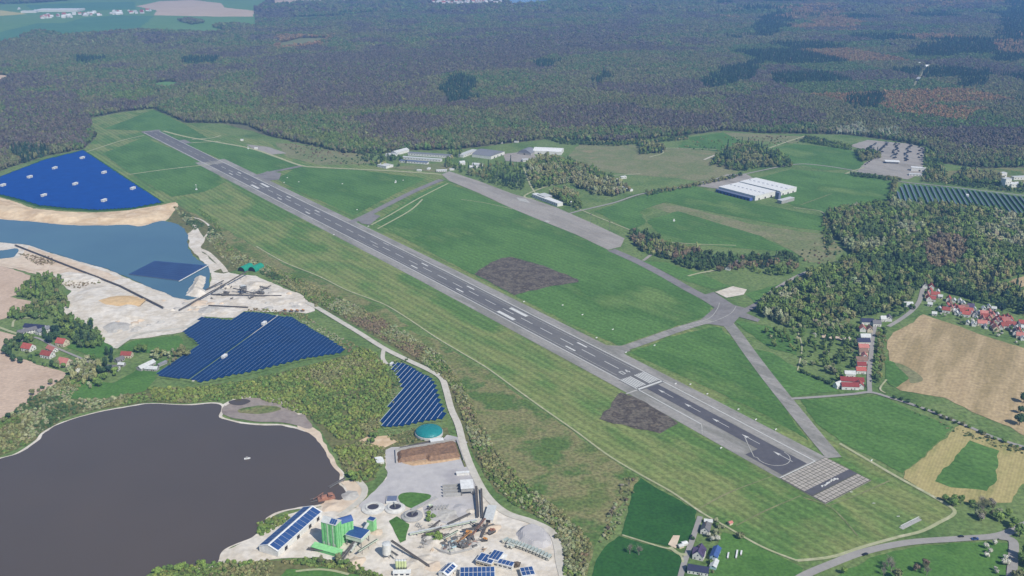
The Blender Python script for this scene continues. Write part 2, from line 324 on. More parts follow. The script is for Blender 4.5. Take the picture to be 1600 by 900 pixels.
patch('field', [(990,762),(1000,748),(1020,759),(1089,798),(1086,820),(1075,846),(1042,855),(972,836)], 3, 'crop_dark', rough=1.5)
patch('field', [(969,839),(1040,859),(1066,872),(1062,930),(920,930),(928,885),(945,856)], 3, 'crop_dark', rough=1.5)
patch('field', [(1128,832),(1160,842),(1210,865),(1255,888),(1245,930),(1105,930),(1112,880)], 3, 'crop_bright', rough=1.5)
patch('field', [(1300,905),(1370,868),(1440,853),(1530,848),(1575,850),(1572,905),(1560,960),(1280,960)], 3, 'crop_bright', rough=1.5)
patch('field', [(1441,491),(1452,495),(1500,511),(1550,529),(1600,545),(1700,575),(1700,690),(1600,682),(1575,667),(1525,647),(1475,622),(1408,611),(1386,596),(1388,560),(1386,534),(1397,520),(1425,505)], 3, 'stubble', rough=2)
patch('field', [(1387,566),(1398,564),(1412,572),(1424,580),(1420,592),(1410,600),(1398,608),(1386,596)], 4, 'lush_grass', rough=7, smooth=True)
patch('field', [(1404,566),(1418,568),(1440,582),(1446,592),(1430,598),(1424,586)], 4, 'dry_meadow', rough=9, smooth=True)
patch('field', [(1500,665),(1530,676),(1600,698),(1690,720),(1690,760),(1597,757),(1580,786),(1525,786),(1470,780),(1450,772),(1412,748),(1416,738),(1450,707)], 3, 'hay', rough=2)
patch('field', [(1517,690),(1560,706),(1557,750),(1542,768),(1487,762),(1457,752)], 4, 'lush_grass', rough=2)
patch('field', [(-60,405),(0,415),(40,428),(68,440),(30,460),(17,465),(50,472),(45,480),(10,497),(0,500),(-60,518)], 3, 'plough_pale', rough=2)
patch('field', [(-60,500),(0,518),(30,526),(5,548),(20,556),(60,570),(103,583),(100,592),(60,615),(40,635),(20,650),(0,658),(-60,692)], 3, 'plough_pale', rough=2)
patch('field', [(100,605),(130,595),(175,600),(205,585),(230,570),(262,560),(245,592),(225,612),(170,622),(120,625),(90,622)], 3, 'crop_bright', rough=3)
patch('field', [(183,545),(210,532),(278,524),(290,540),(262,555),(235,552),(205,548)], 3, 'crop_bright', rough=3)
patch('field', [(105,543),(145,522),(175,528),(188,540),(160,560),(140,556)], 3, 'crop_bright', rough=3)
patch('ploughed_plot', [(742,428),(762,414),(785,403),(800,402),(850,416),(903,437),(905,441),(860,448),(802,462)], 4, 'dark_plot', rough=2.5)
patch('ploughed_plot', [(970,614),(995,622),(1030,642),(1062,662),(1030,677),(985,668),(936,656)], 4, 'dark_plot', rough=2.5)
patch('field', [(1540,452),(1600,432),(1700,425),(1700,470),(1600,462),(1560,460)], 3, 'stubble', rough=3)
# far land beyond the forest
for nm, q, m in (('field', [(-250,90),(0,69),(25,62),(100,56),(175,51),(215,47),(330,52),(398,44),(400,27),(398,17),(620,3),(620,-25),(-250,-25)], 'far_green'),
                 ('field', [(-250,86),(0,68),(100,55),(215,46),(242,25),(180,24),(130,28),(100,36),(60,36),(0,50),(-250,58)], 'far_teal'), ('field', [(40,8),(130,4),(210,3),(212,14),(120,17),(50,16)], 'far_teal'),
                 ('field', [(212,10),(250,2),(300,0),(345,5),(352,12),(398,17),(396,26),(340,26),(240,24),(245,16)], 'far_brown'), ('field', [(-80,17),(0,16),(44,22),(0,25),(-80,26)], 'far_yellow'),
                 ('field', [(430,10),(470,5),(615,1),(615,-10),(425,0)], 'far_brown'), ('field', [(455,27),(540,24),(595,19),(590,22),(520,29),(460,31)], 'far_green'), ('field', [(538,24),(595,19),(590,21),(545,25)], 'far_pale'),
                 ('field', [(-60,121),(0,117),(14,119),(10,126),(0,130),(-60,135)], 'far_brown'), ('clearing', [(240,131),(255,127),(278,128),(278,136),(262,141),(242,139)], 'far_green'), ('clearing', [(435,68),(470,59),(520,59),(490,72),(440,78)], 'dry_meadow')):
    patch(nm, q, 3 if m in ('far_brown', 'far_yellow', 'far_pale', 'far_teal') else 2, m, rough=8)
o = patch('lake', [(785,-2),(800,11),(830,8),(870,4),(930,1),(960,-12),(760,-12)], 4, 'water_far', rough=8)

# ------------------------------------------------------------------ lakes, sand and quarry floor
patch('sand_bank', [(-60,300),(0,309),(22,315),(50,326),(100,331),(150,333),(200,329),(250,321),(275,316),(280,321),(264,341),(256,347),(220,356),(150,356),(100,355),(50,350),(0,346),(-60,341)], 3, 'sand', rough=2)
patch('quarry_floor', [(-60,376),(0,379),(45,384),(100,402),(160,419),(215,441),(255,457),(275,464),(295,466),(328,450),(330,424),(352,424),(375,430),(400,431),(420,441),(470,461),(486,474),(493,486),(478,491),(450,488),(400,487),(385,489),(365,498),(330,496),(318,496),(290,519),(230,528),(200,531),(180,545),(165,536),(150,516),(130,506),(110,498),(95,480),(100,470),(112,456),(90,440),(80,426),(60,416),(40,412),(0,408),(-60,400)], 3, 'white_sand', rough=2.5)
patch('quarry_floor', [(-60,398),(0,404),(30,404),(45,385),(100,404),(150,420),(190,436),(175,440),(110,425),(70,432),(40,425),(0,416),(-60,406)], 4, 'pink_sand', rough=2)
patch('shore', [(278,322),(300,336),(330,352),(345,375),(360,400),(380,420),(350,428),(326,424),(318,412),(300,395),(292,380),(288,360),(262,347)], 3, 'scrub_ground', rough=3)
patch('shore', [(292,366),(303,358),(314,376),(310,388),(324,402),(346,420),(330,428),(318,411),(303,396),(296,384)], 4, 'white_sand', rough=4)
LAKE2 = [(-80,337),(0,343),(50,347),(100,352),(150,353),(200,352),(220,354),(250,346),(262,347),(280,352),(290,362),(295,372),(293,382),(300,397),(312,408),(325,416),(329,428),(327,440),(326,450),(312,464),(297,469),(284,468),(270,464),(255,458),(235,450),(215,441),(190,430),(160,419),(130,411),(100,402),(70,392),(45,384),(20,381),(0,379),(-80,374)]
patch('lake', LAKE2, 5, 'water_blue', rough=2, smooth=True)
patch('pond', [(-60,393),(0,392),(27,389),(24,400),(10,404),(-60,408)], 5, 'water_blue', rough=1, smooth=True)
LAKE1 = [(-90,738),(0,718),(30,709),(60,690),(70,677),(100,661),(150,646),(200,637),(235,632),(290,634),(338,632),(347,641),(343,653),(370,661),(400,665),(440,666),(470,673),(490,683),(505,703),(520,729),(531,742),(529,755),(536,764),(541,772),(533,782),(512,780),(500,789),(450,797),(420,808),(408,824),(394,841),(370,850),(352,858),(344,868),(335,884),(300,886),(260,891),(228,900),(205,930),(140,965),(-90,965)]
_n = (len(LAKE1[:36])-1)*6+1; road('shore', LAKE1[:36], 3.5+7*vnoise(np.arange(_n)*4., np.zeros(_n), 34, 2), 4, 'white_sand')
patch('shore', [(462,662),(480,666),(498,676),(514,702),(527,728),(536,742),(531,744),(518,730),(503,704),(488,684),(470,672)], 4, 'pink_sand', rough=2, smooth=True)
patch('shore', [(500,790),(512,778),(536,780),(545,770),(538,760),(530,752),(552,752),(572,762),(575,774),(560,792),(530,802)], 4, 'pink_sand', rough=1)
patch('lake', LAKE1, 5, 'water_brown', rough=1.2, smooth=True)
patch('shoal', [(352,634),(372,622),(400,616),(440,625),(470,645),(490,668),(470,668),(440,660),(400,660),(360,652),(346,645)], 4, 'mud', rough=3, smooth=True)
road('shoal', [(350,634),(372,624),(405,620),(440,628),(470,648)], 6, 4, 'white_sand')
patch('shoal', [(375,640),(410,634),(440,640),(410,648),(380,646)], 5, 'rough_meadow', rough=2, smooth=True)
patch('pond', [(358,628),(378,624),(392,628),(378,634),(362,633)], 5, 'water_brown', rough=.6, smooth=True)
for q in ([(225,606),(300,606),(400,592),(480,572),(545,556),(560,540),(590,553),(602,575),(613,600),(605,640),(592,672),(600,690),(640,672),(700,668),(712,690),(640,695),(600,720),(585,750),(560,760),(540,740),(520,700),(490,660),(440,628),(400,615),(345,625),(290,630),(230,628)], [(495,475),(560,500),(640,545),(700,575),(725,610),(745,655),(775,705),(805,745),(850,782),(905,825),(925,855),(910,930),(880,930),(878,860),(862,822),(800,790),(755,745),(735,700),(712,640),(697,600),(640,558),(560,512)],
          [(-60,690),(0,655),(60,615),(108,588),(150,600),(120,626),(170,624),(225,612),(235,628),(150,640),(98,655),(60,684),(28,703),(0,713),(-60,725)], [(225,905),(260,889),(330,881),(420,876),(480,872),(560,884),(600,905),(560,960),(180,960)], [(330,350),(360,385),(400,410),(450,440),(500,466),(495,482),(470,458),(420,434),(395,416),(370,422),(345,400),(325,372)]):
    patch('scrubland', q, 2, 'scrub_ground', rough=4)
patch('sand_patch', [(560,690),(575,683),(605,682),(620,690),(600,700),(565,700)], 4, 'sand', rough=2)
# plant yard
patch('plant_yard', [(600,712),(608,702),(690,688),(712,690),(722,700),(738,735),(760,775),(790,802),(835,815),(868,835),(876,860),(882,930),(590,930),(590,902),(560,886),(500,872),(440,874),(400,878),(335,886),(352,860),(396,842),(410,824),(440,806),(505,792),(545,800),(580,780),(605,745)], 3, 'white_sand', rough=1.5)
patch('plant_yard', [(602,704),(612,700),(720,692),(736,735),(745,765),(750,800),(700,820),(665,812),(660,790),(610,785),(570,800),(560,792),(605,748)], 4, 'yard_concrete', rough=1)
patch('lawn', [(622,778),(632,771),(655,771),(674,776),(652,795),(630,790)], 5, 'crop_bright', rough=.6, smooth=True)
patch('lawn', [(608,815),(620,808),(640,820),(634,845),(625,849)], 5, 'crop_bright', rough=.6)
patch('lawn', [(430,905),(450,890),(500,888),(560,900),(575,930),(420,930)], 4, 'crop_bright', rough=2)
# yards, pads and lots
patch('gravel_lot', [(1326,228),(1356,219),(1420,225),(1444,231),(1441,271),(1418,281),(1390,276),(1338,269),(1350,256),(1376,241)], 4, 'apron', rough=1.5)
patch('gravel_lot', [(1088,291),(1135,273),(1165,272),(1180,280),(1125,296)], 4, 'apron', rough=1)
patch('concrete_pad', [(1117,457),(1145,448),(1167,453),(1162,461),(1135,466)], 5, 'white_sand')
patch('concrete_pad', [(786,241),(830,236),(838,246),(815,254),(790,252)], 4, 'apron')
patch('concrete_pad', [(602,262),(700,255),(720,262),(690,270)], 3, 'dry_meadow', rough=3)
patch('garden', [(1288,490),(1330,493),(1326,505),(1286,503)], 4, 'rough_meadow', rough=2); patch('garden', [(1284,523),(1330,529),(1330,534),(1284,528)], 4, 'pink_sand', rough=1); patch('garden', [(1325,470),(1365,468),(1372,482),(1335,486)], 4, 'crop_bright', rough=3)
patch('sand_plot', [(1044,852),(1052,838),(1062,838),(1056,858)], 5, 'pink_sand', rough=.5)
patch('car_park', [(1470,268),(1570,262),(1640,270),(1640,300),(1560,290),(1480,284)], 2, 'rough_meadow', rough=3)

# ------------------------------------------------------------------ runway, measured along its own axis: t metres towards the near end, s metres to the right-hand edge
RW_O = np.array([-622.84, 2281.51]); RW_D = np.array([.5876, -.80915]); RW_N = np.array([.80915, .5876])
_T = [-830,-400,0,250,500,700,900,1050,1200,1300,1400,1500,1617,1700]; _S = [-5,-2.4,-.2,.2,1.7,2.4,1.4,-.2,-2.2,-3.1,-4.7,-8,-12.3,-15.2]
_k = np.linspace(-830, 1700, 254); _c = np.interp(_k, _T, _S); _c = np.convolve(np.pad(_c, 12, mode='edge'), np.ones(25)/25, 'valid')
def RWP(t, s): s0 = float(np.interp(t, _k, _c)); return RW_O+RW_D*t+RW_N*(s+s0)
def rw_quad(mb, t0, t1, s0, s1, z, mi=0):
    n = max(1, int((t1-t0)/40)); ts = np.linspace(t0, t1, n+1)
    A = [(*RWP(t, s0), z) for t in ts]; B = [(*RWP(t, s1), z) for t in ts]
    return mb.add(A+B, [(i, i+1, i+n+2, i+n+1) for i in range(n)], mi)
def rw_line(mb, pts, w_, z):
    return strip_mesh(np.array([RWP(*p) for p in pts]), w_, z, 0, mb)
mb = MB(); rw_quad(mb, -300, 1695.5, -40, 40, Z[4]); rw_quad(mb, -812, -300, -25, 24, Z[4])
runway = mb.build('runway', 'concrete_old'); tag(runway, kind='structure')
mb = MB(); rw_quad(mb, -800, -292, -21, 21, Z[5]); rw_quad(mb, -252, 1342, -20, 20, Z[5]); rw_quad(mb, 1342, 1383, -24, 24, Z[5]-.04)
mb.build('asphalt_surface', 'asphalt', runway)
mb = MB(); rw_quad(mb, 1383, 1576, -10.5, 10.5, Z[5]); rw_quad(mb, 1576, 1631, -32, 10.5, Z[5])
mb.build('asphalt_surface', 'asphalt_dark', runway)
mb = MB(); rw_quad(mb, -820, -800, -24, 30, Z[5]+.02); rw_quad(mb, -620, -560, 24, 42, Z[5])
mb.build('asphalt_surface', 'asphalt_mid', runway)
# slabs at the near end, every one a piece of its own, with open joints over the bed
bed = MB(); rw_quad(bed, 1634, 1695, -39.6, 39.6, Z[5]); bed = bed.build('slab_bed', 'slab_bed', runway)
slab_me = MB().box(-2.3, 2.3, -2.15, 2.15, -.1, .1).mesh('slab', 'slab'); ang_r = math.atan2(RW_D[1], RW_D[0])
for i in range(11):
    if i in (6, 7): continue
    for j in range(15):
        p = RWP(1634.5+2.6+5.45*i, -39+2.6+5.2*j)
        o = link('slab', slab_me, runway, (p[0], p[1], Z[5]+.08+random.uniform(-.03, .03)), ang_r+random.uniform(-.015, .015))
mb = MB(); rw_quad(mb, 1666.5, 1677, -39, 39, Z[5]+.1); mb.build('asphalt_surface', 'asphalt_dark', runway)
ZM = Z[6]
def mark(name, mb, mat='marking_white'): return mb.build(name, mat, runway)
for s_ in (-22, 22):
    mb = MB(); rw_quad(mb, -795, 1495 if s_ < 0 else 1633, s_-.75, s_+.75, ZM); mark('edge_line', mb)
for s_ in (-16, 16):
    mb = MB(); rw_quad(mb, 560, 1330, s_-.35, s_+.35, ZM-.02); mark('worn_edge_line', mb, 'marking_worn')
for i in range(-16, 27):
    t = 50*i; mb = MB(); rw_quad(mb, t-15, t+15, -.6, .6, ZM); mark('centre_line_dash', mb, 'marking_white' if i > -5 else 'marking_worn')
for t in (-120, 178, 326, 773, 924, 1222):
    for s_ in (-11, 11): mb = MB(); rw_quad(mb, t-11, t+11, s_-1.5, s_+1.5, ZM); mark('touchdown_bar', mb)
for s_ in (-8.5, 15): mb = MB(); rw_quad(mb, 611, 633, s_-1, s_+1, ZM); mark('touchdown_bar', mb, 'marking_worn')
for t in (17, 1040):
    for s_ in (-13, 11.5): mb = MB(); rw_quad(mb, t, t+45, s_-3.2, s_+3.2, ZM); mark('aiming_point_block', mb)
for k in range(12):
    s_ = (3.2+3.3*(k % 6))*(1 if k < 6 else -1)+(1 if k < 6 else -1); mb = MB(); rw_quad(mb, 1343, 1374, s_-1.05, s_+1.05, ZM); mark('threshold_stripe', mb)
mb = MB(); rw_quad(mb, 1377, 1380.5, -22.5, 22.5, ZM); mark('threshold_bar', mb)
mb = MB(); rw_quad(mb, 1378, 1380.5, -43, -22.5, ZM); mark('threshold_bar', mb, 'marking_worn')
mb = MB(); rw_line(mb, [(1633.3, -39), (1633.3, 22.7)], 1.3, ZM+.02); mark('end_line', mb)
mb = MB(); rw_line(mb, [(1495, -22), (1501, -27), (1507, -33), (1514, -40)], 1.1, ZM); mark('edge_line', mb, 'marking_worn')
# runway number 04, read from the near end
mb = MB()
for a, b in (((1333, -7.2), (1323, -7.2)), ((1333, -2.4), (1323, -2.4)), ((1332.4, -7.2), (1332.4, -2.4)), ((1323.6, -7.2), (1323.6, -2.4))): rw_line(mb, [a, b], 1.5, ZM)
mark('runway_digit', mb)
mb = MB()
for a, b in (((1333, 5.4), (1323, 5.4)), ((1330, 1.6), (1330, 7.4)), ((1330, 2.2), (1323, 5))): rw_line(mb, [a, b], 1.4, ZM)
mark('runway_digit', mb)
for t in (1394, 1443, 1492, 1541, 1590):
    mb = MB(); rw_line(mb, [(t+5, 0), (t+29, 0)], .8, ZM)
    A, B, C_, D_ = (RWP(t, 0), RWP(t+11, -2.3), RWP(t+8.5, 0), RWP(t+11, 2.3)); mb.add([(*q, ZM+.02) for q in (A, B, C_, D_)], [(0, 1, 2, 3)]); mark('arrow', mb)
mb = MB(); pts = [(1548, -2), (1565, -14), (1586, -28)]
for a in range(-120, 100, 15): pts.append((1599+19*math.cos(R(a)), -10+19*math.sin(R(a))))
rw_line(mb, [tuple(p) for p in smooth_line(pts[2:], k=3)], .9, ZM); mark('turning_line', mb, 'marking_worn')
mb = MB(); rw_line(mb, pts[:3], .9, ZM); mark('turning_line', mb, 'marking_worn')

# ------------------------------------------------------------------ taxiways, aprons, roads, tracks
patch('apron', [(690,273),(702,268),(750,284),(800,303),(835,313),(870,325),(925,349),(976,373),(970,386),(950,391),(900,367),(875,357),(840,343),(797,325),(750,303),(702,283)], 4, 'apron')
road('taxiway', [(955,391),(985,404),(1010,416),(1040,432),(1075,452),(1105,468),(1130,484)], 19, 4, 'asphalt_mid')
patch('taxiway', [(1098,462),(1115,457),(1146,477),(1164,482),(1200,463),(1204,469),(1166,490),(1188,500),(1184,504),(1155,496),(1142,511),(1128,510),(1108,507),(1080,510),(1098,498),(1116,482),(1112,472)], 5, 'asphalt_mid', smooth=False)
road('taxiway', [(958,548),(972,546),(1008,534),(1050,519),(1085,508),(1112,500)], 17, 6, 'concrete_old')
patch('taxiway', [(940,540),(962,541),(978,541),(985,549),(975,553),(998,570),(975,562)], 5, 'concrete_old')
road('taxiway', [(1132,500),(1150,522),(1170,550),(1200,590),(1240,640),(1275,683),(1303,716)], 19, 4, 'concrete_old')
for t, s_ in ((0, 0),):
    road('taxiway', [(548,348),(575,336),(600,323),(650,298),(690,281)], 17, 4, 'asphalt_mid')
patch('taxiway', [(555,342),(575,333),(595,338),(578,352),(565,350)], 5, 'asphalt_mid', rough=1)
road('taxiway', [(395,277),(420,270),(440,266),(470,260)], 16, 4, 'asphalt_mid'); patch('taxiway', [(400,275),(418,268),(440,271),(436,281),(418,283)], 5, 'asphalt_mid')
road('perimeter_road', [(255,205),(290,214),(330,221),(390,232),(430,245),(470,259),(500,262),(560,265),(620,268),(690,273)], 9, 5, 'track_pale')
patch('concrete_pad', [(385,226),(420,230),(448,240),(425,242),(395,233)], 4, 'apron', rough=1)
road('track', [(202,273),(260,265),(330,257)], 5, 4, 'track_pale'); road('track', [(135,238),(190,220),(225,212)], 5, 4, 'track_pale')
road('track', [(300,218),(330,216),(345,212)], 7, 4, 'track_pale'); road('track', [(290,224),(345,221)], 6, 4, 'track_pale')
road('perimeter_track', PERIM[3:], [2.6], 4, 'track_pale'); road('perimeter_track', NEARLOOP, [4.0], 4, 'track_pale')
for q, w_ in (([(580,352),(610,336),(655,310),(700,287)], 4), ([(590,358),(640,330),(660,312)], 4), ([(800,327),(760,318),(720,312)], 2)): road('track', q, w_, 4, 'track_pale')
for q in ([(1150,822),(1200,797),(1252,775)], [(1090,797),(1140,770),(1215,742)], [(1255,778),(1300,795),(1340,838)], [(1290,792),(1330,778),(1390,752)]): road('track', q, 2.0, 3, 'dry_meadow')
road('quarry_road', [(480,473),(505,487),(530,502),(560,520),(600,545),(640,565),(672,580),(690,592),(697,610),(705,640),(716,665),(725,700),(738,735),(760,775),(790,802),(830,816),(860,831),(871,852),(875,880),(884,915),(890,950)], 8.5, 6, 'gravel_road')
road('quarry_road', [(600,545),(598,560),(604,570)], 6, 5, 'gravel_road'); road('quarry_road', [(725,695),(712,688),(695,684)], 12, 5, 'yard_concrete')
road('quarry_road', [(180,545),(205,528),(235,519),(290,512),(318,494)], 8, 5, 'gravel_road')
road('quarry_track', [(302,348),(308,362),(316,376),(310,388),(325,396),(345,415),(353,426)], 9, 5, 'white_sand'); road('quarry_track', [(290,340),(312,343),(328,356),(320,372),(312,385)], 4, 5, 'white_sand')
road('quarry_track', [(0,412),(40,420),(75,427),(110,418)], 7, 6, 'pink_sand')
road('road', [(1225,925),(1252,903),(1300,882),(1352,863),(1420,849),(1500,843),(1560,838),(1600,822),(1680,790)], 9, 6, 'road_grey')
road('road', [(1560,840),(1582,846),(1583,870),(1580,905),(1576,960)], 9, 5, 'road_grey')
road('lane', [(1094,808),(1086,832),(1077,858),(1068,884),(1060,915),(1050,950)], 5.5, 5, 'road_grey'); road('lane', [(1073,868),(1060,866),(1047,856)], 4, 5, 'track_pale')
road('lane', [(1067,880),(1064,870),(1050,860),(1030,855),(972,837)], 2.2, 5, 'track_pale')
road('road', [(1446,440),(1441,455),(1436,472),(1424,487),(1405,501),(1388,511)], 7, 5, 'road_grey'); road('road', [(1370,500),(1364,525),(1361,555),(1358,585),(1359,613)], 6, 5, 'road_grey')
road('road', [(1236,624),(1280,621),(1330,617),(1360,614),(1390,622),(1440,638),(1500,662),(1560,687),(1620,705)], 5.5, 5, 'road_grey')
road('path', [(1385,594),(1375,608),(1383,615)], 2.5, 5, 'track_pale'); road('path', [(1247,520),(1253,545),(1246,580)], 2, 5, 'track_pale')
road('road', [(880,337),(905,330),(960,317),(1000,304),(1060,293),(1120,280),(1165,272),(1235,258),(1275,258),(1340,268),(1400,283),(1480,292),(1600,306),(1700,318)], 6, 4, 'road_grey')
road('lane', [(835,312),(820,306),(860,290),(900,282),(940,276),(1000,272)], 5, 4, 'track_pale'); road('lane', [(838,305),(828,288),(818,262)], 4, 4, 'track_pale')
road('lane', [(905,327),(930,338),(985,360)], 3.5, 4, 'track_pale'); road('lane', [(1030,378),(1090,382),(1150,384)], 3, 4, 'track_pale')
road('lane', [(1015,246),(1035,240),(1042,232),(1120,234)], 5, 4, 'track_pale'); road('lane', [(1100,250),(1125,240),(1145,236)], 6, 4, 'gravel_road')
road('lane', [(1180,240),(1215,227),(1260,212)], 6, 4, 'track_pale'); road('lane', [(1340,268),(1320,272),(1350,262)], 4, 5, 'track_pale')
road('lane', [(1315,410),(1290,418),(1255,428),(1215,450),(1190,470),(1165,485)], 8, 4, 'apron'); road('lane', [(1075,432),(1095,427),(1125,422)], 5, 5, 'track_pale'); road('lane', [(1005,408),(1018,398)], 6, 4, 'apron')
road('lane', [(1250,321),(1275,312),(1300,303)], 2.5, 4, 'dry_meadow'); road('lane', [(1240,325),(1280,330),(1290,338)], 3, 4, 'track_pale')
road('lane', [(30,535),(55,528),(90,545),(125,560),(150,572)], 4, 5, 'road_grey'); road('lane', [(-20,505),(20,520),(50,527)], 5, 5, 'track_pale'); road('lane', [(20,512),(25,500),(60,495),(85,480)], 3.5, 5, 'track_pale')
road('forest_road', [(1427,139),(1433,126),(1440,118),(1448,103)], 9, 1, 'far_pale', smooth=False)
road('quay_track', [(530,808),(548,795),(565,780),(570,765),(560,752)], 7, 5, 'gravel_road')
road('lane', [(462,894),(495,891),(520,893),(545,899)], 3, 5, 'track_pale')
patch('apron_marking', [(806,309),(822,312),(828,318),(812,315)], 6, 'marking_worn', rough=1); patch('apron_marking', [(852,345),(859,346),(857,349),(850,347)], 6, 'marking_worn')
# taxi guide lines
for q in ([(1124,474),(1120,485),(1105,500),(1060,513)], [(1150,480),(1140,492),(1110,505),(1070,513)]): road('taxi_line', q, 1.0, 7, 'marking_worn')

# ------------------------------------------------------------------ vegetation
def leaf_crown(name, n, rx, rz, zc, size, lobes, seed, shape='round', mat='leaf_fresh', spiky=0):
    """a crown of many small leaf clumps spread through several lobes"""
    r = random.Random(seed); v = []; f = []
    L = []
    for i in range(lobes):
        a = r.uniform(0, 6.28); q = r.uniform(.25, .62)*(1 if lobes > 1 else 0)
        L.append((rx*q*math.cos(a), rx*q*math.sin(a), zc+rz*r.uniform(-.45, .5), r.uniform(.45, .7)))
    L.append((0, 0, zc, .78))
    if shape != 'cone':                           # solid core added to each lobe to brighten the dark gaps between clumps
        bm = bmesh.new(); bmesh.ops.create_icosphere(bm, subdivisions=1, radius=1.0); iv = [x.co.copy() for x in bm.verts]; fi = [[x.index for x in q.verts] for q in bm.faces]; bm.free()
        for lx, ly, lz, lr in L:
            o = len(v); v += [Vector((lx+p_.x*rx*lr*.8*r.uniform(.85, 1.12), ly+p_.y*rx*lr*.8*r.uniform(.85, 1.12), max(zc-rz*.95, lz+p_.z*rz*lr*.8*r.uniform(.85, 1.1)))) for p_ in iv]; f += [tuple(i+o for i in q) for q in fi]
    for k in range(n):
        if shape == 'cone':
            h = r.random()**1.4; a = r.uniform(0, 6.28); rad = rx*(1-h)*r.uniform(.55, 1.05); c = Vector((rad*math.cos(a), rad*math.sin(a), zc-rz+2*rz*h)); out = Vector((math.cos(a), math.sin(a), .4))
        else:
            lx, ly, lz, lr = L[r.randrange(len(L))]
            d = Vector((r.gauss(0, 1), r.gauss(0, 1), r.gauss(0, 1))).normalized(); q = r.uniform(.62, 1.05)
            c = Vector((lx+d.x*rx*lr*q, ly+d.y*rx*lr*q, lz+d.z*rz*lr*q)); out = d
            if c.z < zc-rz*.95: continue
        nrm = (out+Vector((r.uniform(-.7, .7), r.uniform(-.7, .7), r.uniform(-.3, .9)))).normalized(); s = size*r.uniform(.6, 1.25)
        u = nrm.orthogonal().normalized(); u.rotate(Matrix.Rotation(r.uniform(0, 6.28), 3, nrm)); w_ = nrm.cross(u); o = len(v)
        v += [c+u*s, c+w_*s*.8+nrm*s*.15, c-u*s*.9, c-w_*s*.85+nrm*s*.15]; f.append((o, o+1, o+2, o+3))
    me = bpy.data.meshes.new(name); me.from_pydata(v, [], f); me.materials.append(MATS[mat]); me.update(); return me
def trunk_mesh(name, h, r0, limbs, spread, seed, mat='bark'):
    r = random.Random(seed); mb = MB(); mb.tube((0, 0, -.3), (r.uniform(-.2, .2), r.uniform(-.2, .2), h*.5), r0, r0*.7, 7); mb.tube((0, 0, h*.45), (r.uniform(-.3, .3), r.uniform(-.3, .3), h*.92), r0*.7, r0*.18, 6)
    for i in range(limbs):
        a = 6.28*i/limbs+r.uniform(-.4, .4); z = h*r.uniform(.3, .6); e = h*r.uniform(.2, .38)
        mb.tube((0, 0, z), (spread*math.cos(a), spread*math.sin(a), z+e), r0*.4, r0*.1, 5)
    return mb.mesh(name, mat)
def bare_crown(name, rx, rz, zc, seed, n=70):
    """twigs of a tree not yet in leaf: forking rods, no blades"""
    r = random.Random(seed); mb = MB()
    for i in range(9):
        a = r.uniform(0, 6.28); el = r.uniform(.5, 1.3); b = Vector((math.cos(a)*math.cos(el)*rx*.6, math.sin(a)*math.cos(el)*rx*.6, zc-rz*.6+math.sin(el)*rz*.9)); s = Vector((0, 0, zc-rz*.9)); mb.tube(s, b, .16, .09, 4)
        for j in range(7):
            d = Vector((r.gauss(0, 1), r.gauss(0, 1), r.gauss(.5, .8))).normalized(); c = b.lerp(s, r.uniform(0, .5)); e = c+Vector((d.x*rx*.55, d.y*rx*.55, d.z*rz*.6)); mb.tube(c, e, .085, .03, 3)
            for k in range(3): d2 = (d+Vector((r.uniform(-1, 1), r.uniform(-1, 1), r.uniform(-.3, 1)))*.8).normalized(); m_ = c.lerp(e, r.uniform(.4, .9)); mb.tube(m_, m_+d2*rx*.3, .05, .02, 3)
    return mb.mesh(name, 'twig_grey')
MATS['leaf_instance'] = bpy.data.materials['leaf_instance']
PROTO = bpy.data.collections.new('plant_prototypes')            # sources for the woods, not linked to the scene
def proto(name, parts):
    me = bpy.data.meshes.new(name); bm = bmesh.new()
    for m in parts: bm.from_mesh(m)
    bm.to_mesh(me); bm.free(); me.materials.append(MATS['leaf_instance']); o = bpy.data.objects.new(name, me); PROTO.objects.link(o); return o
# unit plants: crown radius 1, heights relative to it (0..3 broadleaf, 4..5 conifer, 6..8 shrub)
for i in range(4): proto('a%d' % i, [leaf_crown('c', 120, 1.0, 1.05, 1.5, .30, 4, 11+i, mat='leaf_instance'), MB().tube((0, 0, 0), (0, 0, 1.4), .08, .05, 4).mesh('t', 'bark')])
for i in range(2): proto('b%d' % i, [leaf_crown('c', 90, .72, 1.55, 1.75, .26, 1, 31+i, shape='cone', mat='leaf_instance')])
for i in range(3): proto('c%d' % i, [leaf_crown('c', 70, 1.0, .75, .62, .34, 3, 41+i, mat='leaf_instance')])
def gn_group():
    g = bpy.data.node_groups.new('scatter', 'GeometryNodeTree'); g.interface.new_socket('Geometry', in_out='INPUT', socket_type='NodeSocketGeometry'); g.interface.new_socket('Geometry', in_out='OUTPUT', socket_type='NodeSocketGeometry')
    n = g.nodes; l = g.links; gi = n.new('NodeGroupInput'); go = n.new('NodeGroupOutput'); iop = n.new('GeometryNodeInstanceOnPoints'); ci = n.new('GeometryNodeCollectionInfo')
    ci.inputs['Collection'].default_value = PROTO; ci.inputs['Separate Children'].default_value = True; ci.inputs['Reset Children'].default_value = True
    def attr(nm, ty):
        a = n.new('GeometryNodeInputNamedAttribute'); a.data_type = ty; a.inputs['Name'].default_value = nm; return a.outputs['Attribute']
    iop.inputs['Pick Instance'].default_value = True
    l.new(gi.outputs[0], iop.inputs['Points']); l.new(ci.outputs[0], iop.inputs['Instance']); l.new(attr('pid', 'INT'), iop.inputs['Instance Index']); l.new(attr('rot', 'FLOAT_VECTOR'), iop.inputs['Rotation']); l.new(attr('siz', 'FLOAT_VECTOR'), iop.inputs['Scale'])
    l.new(iop.outputs[0], go.inputs[0]); return g
GN = gn_group()
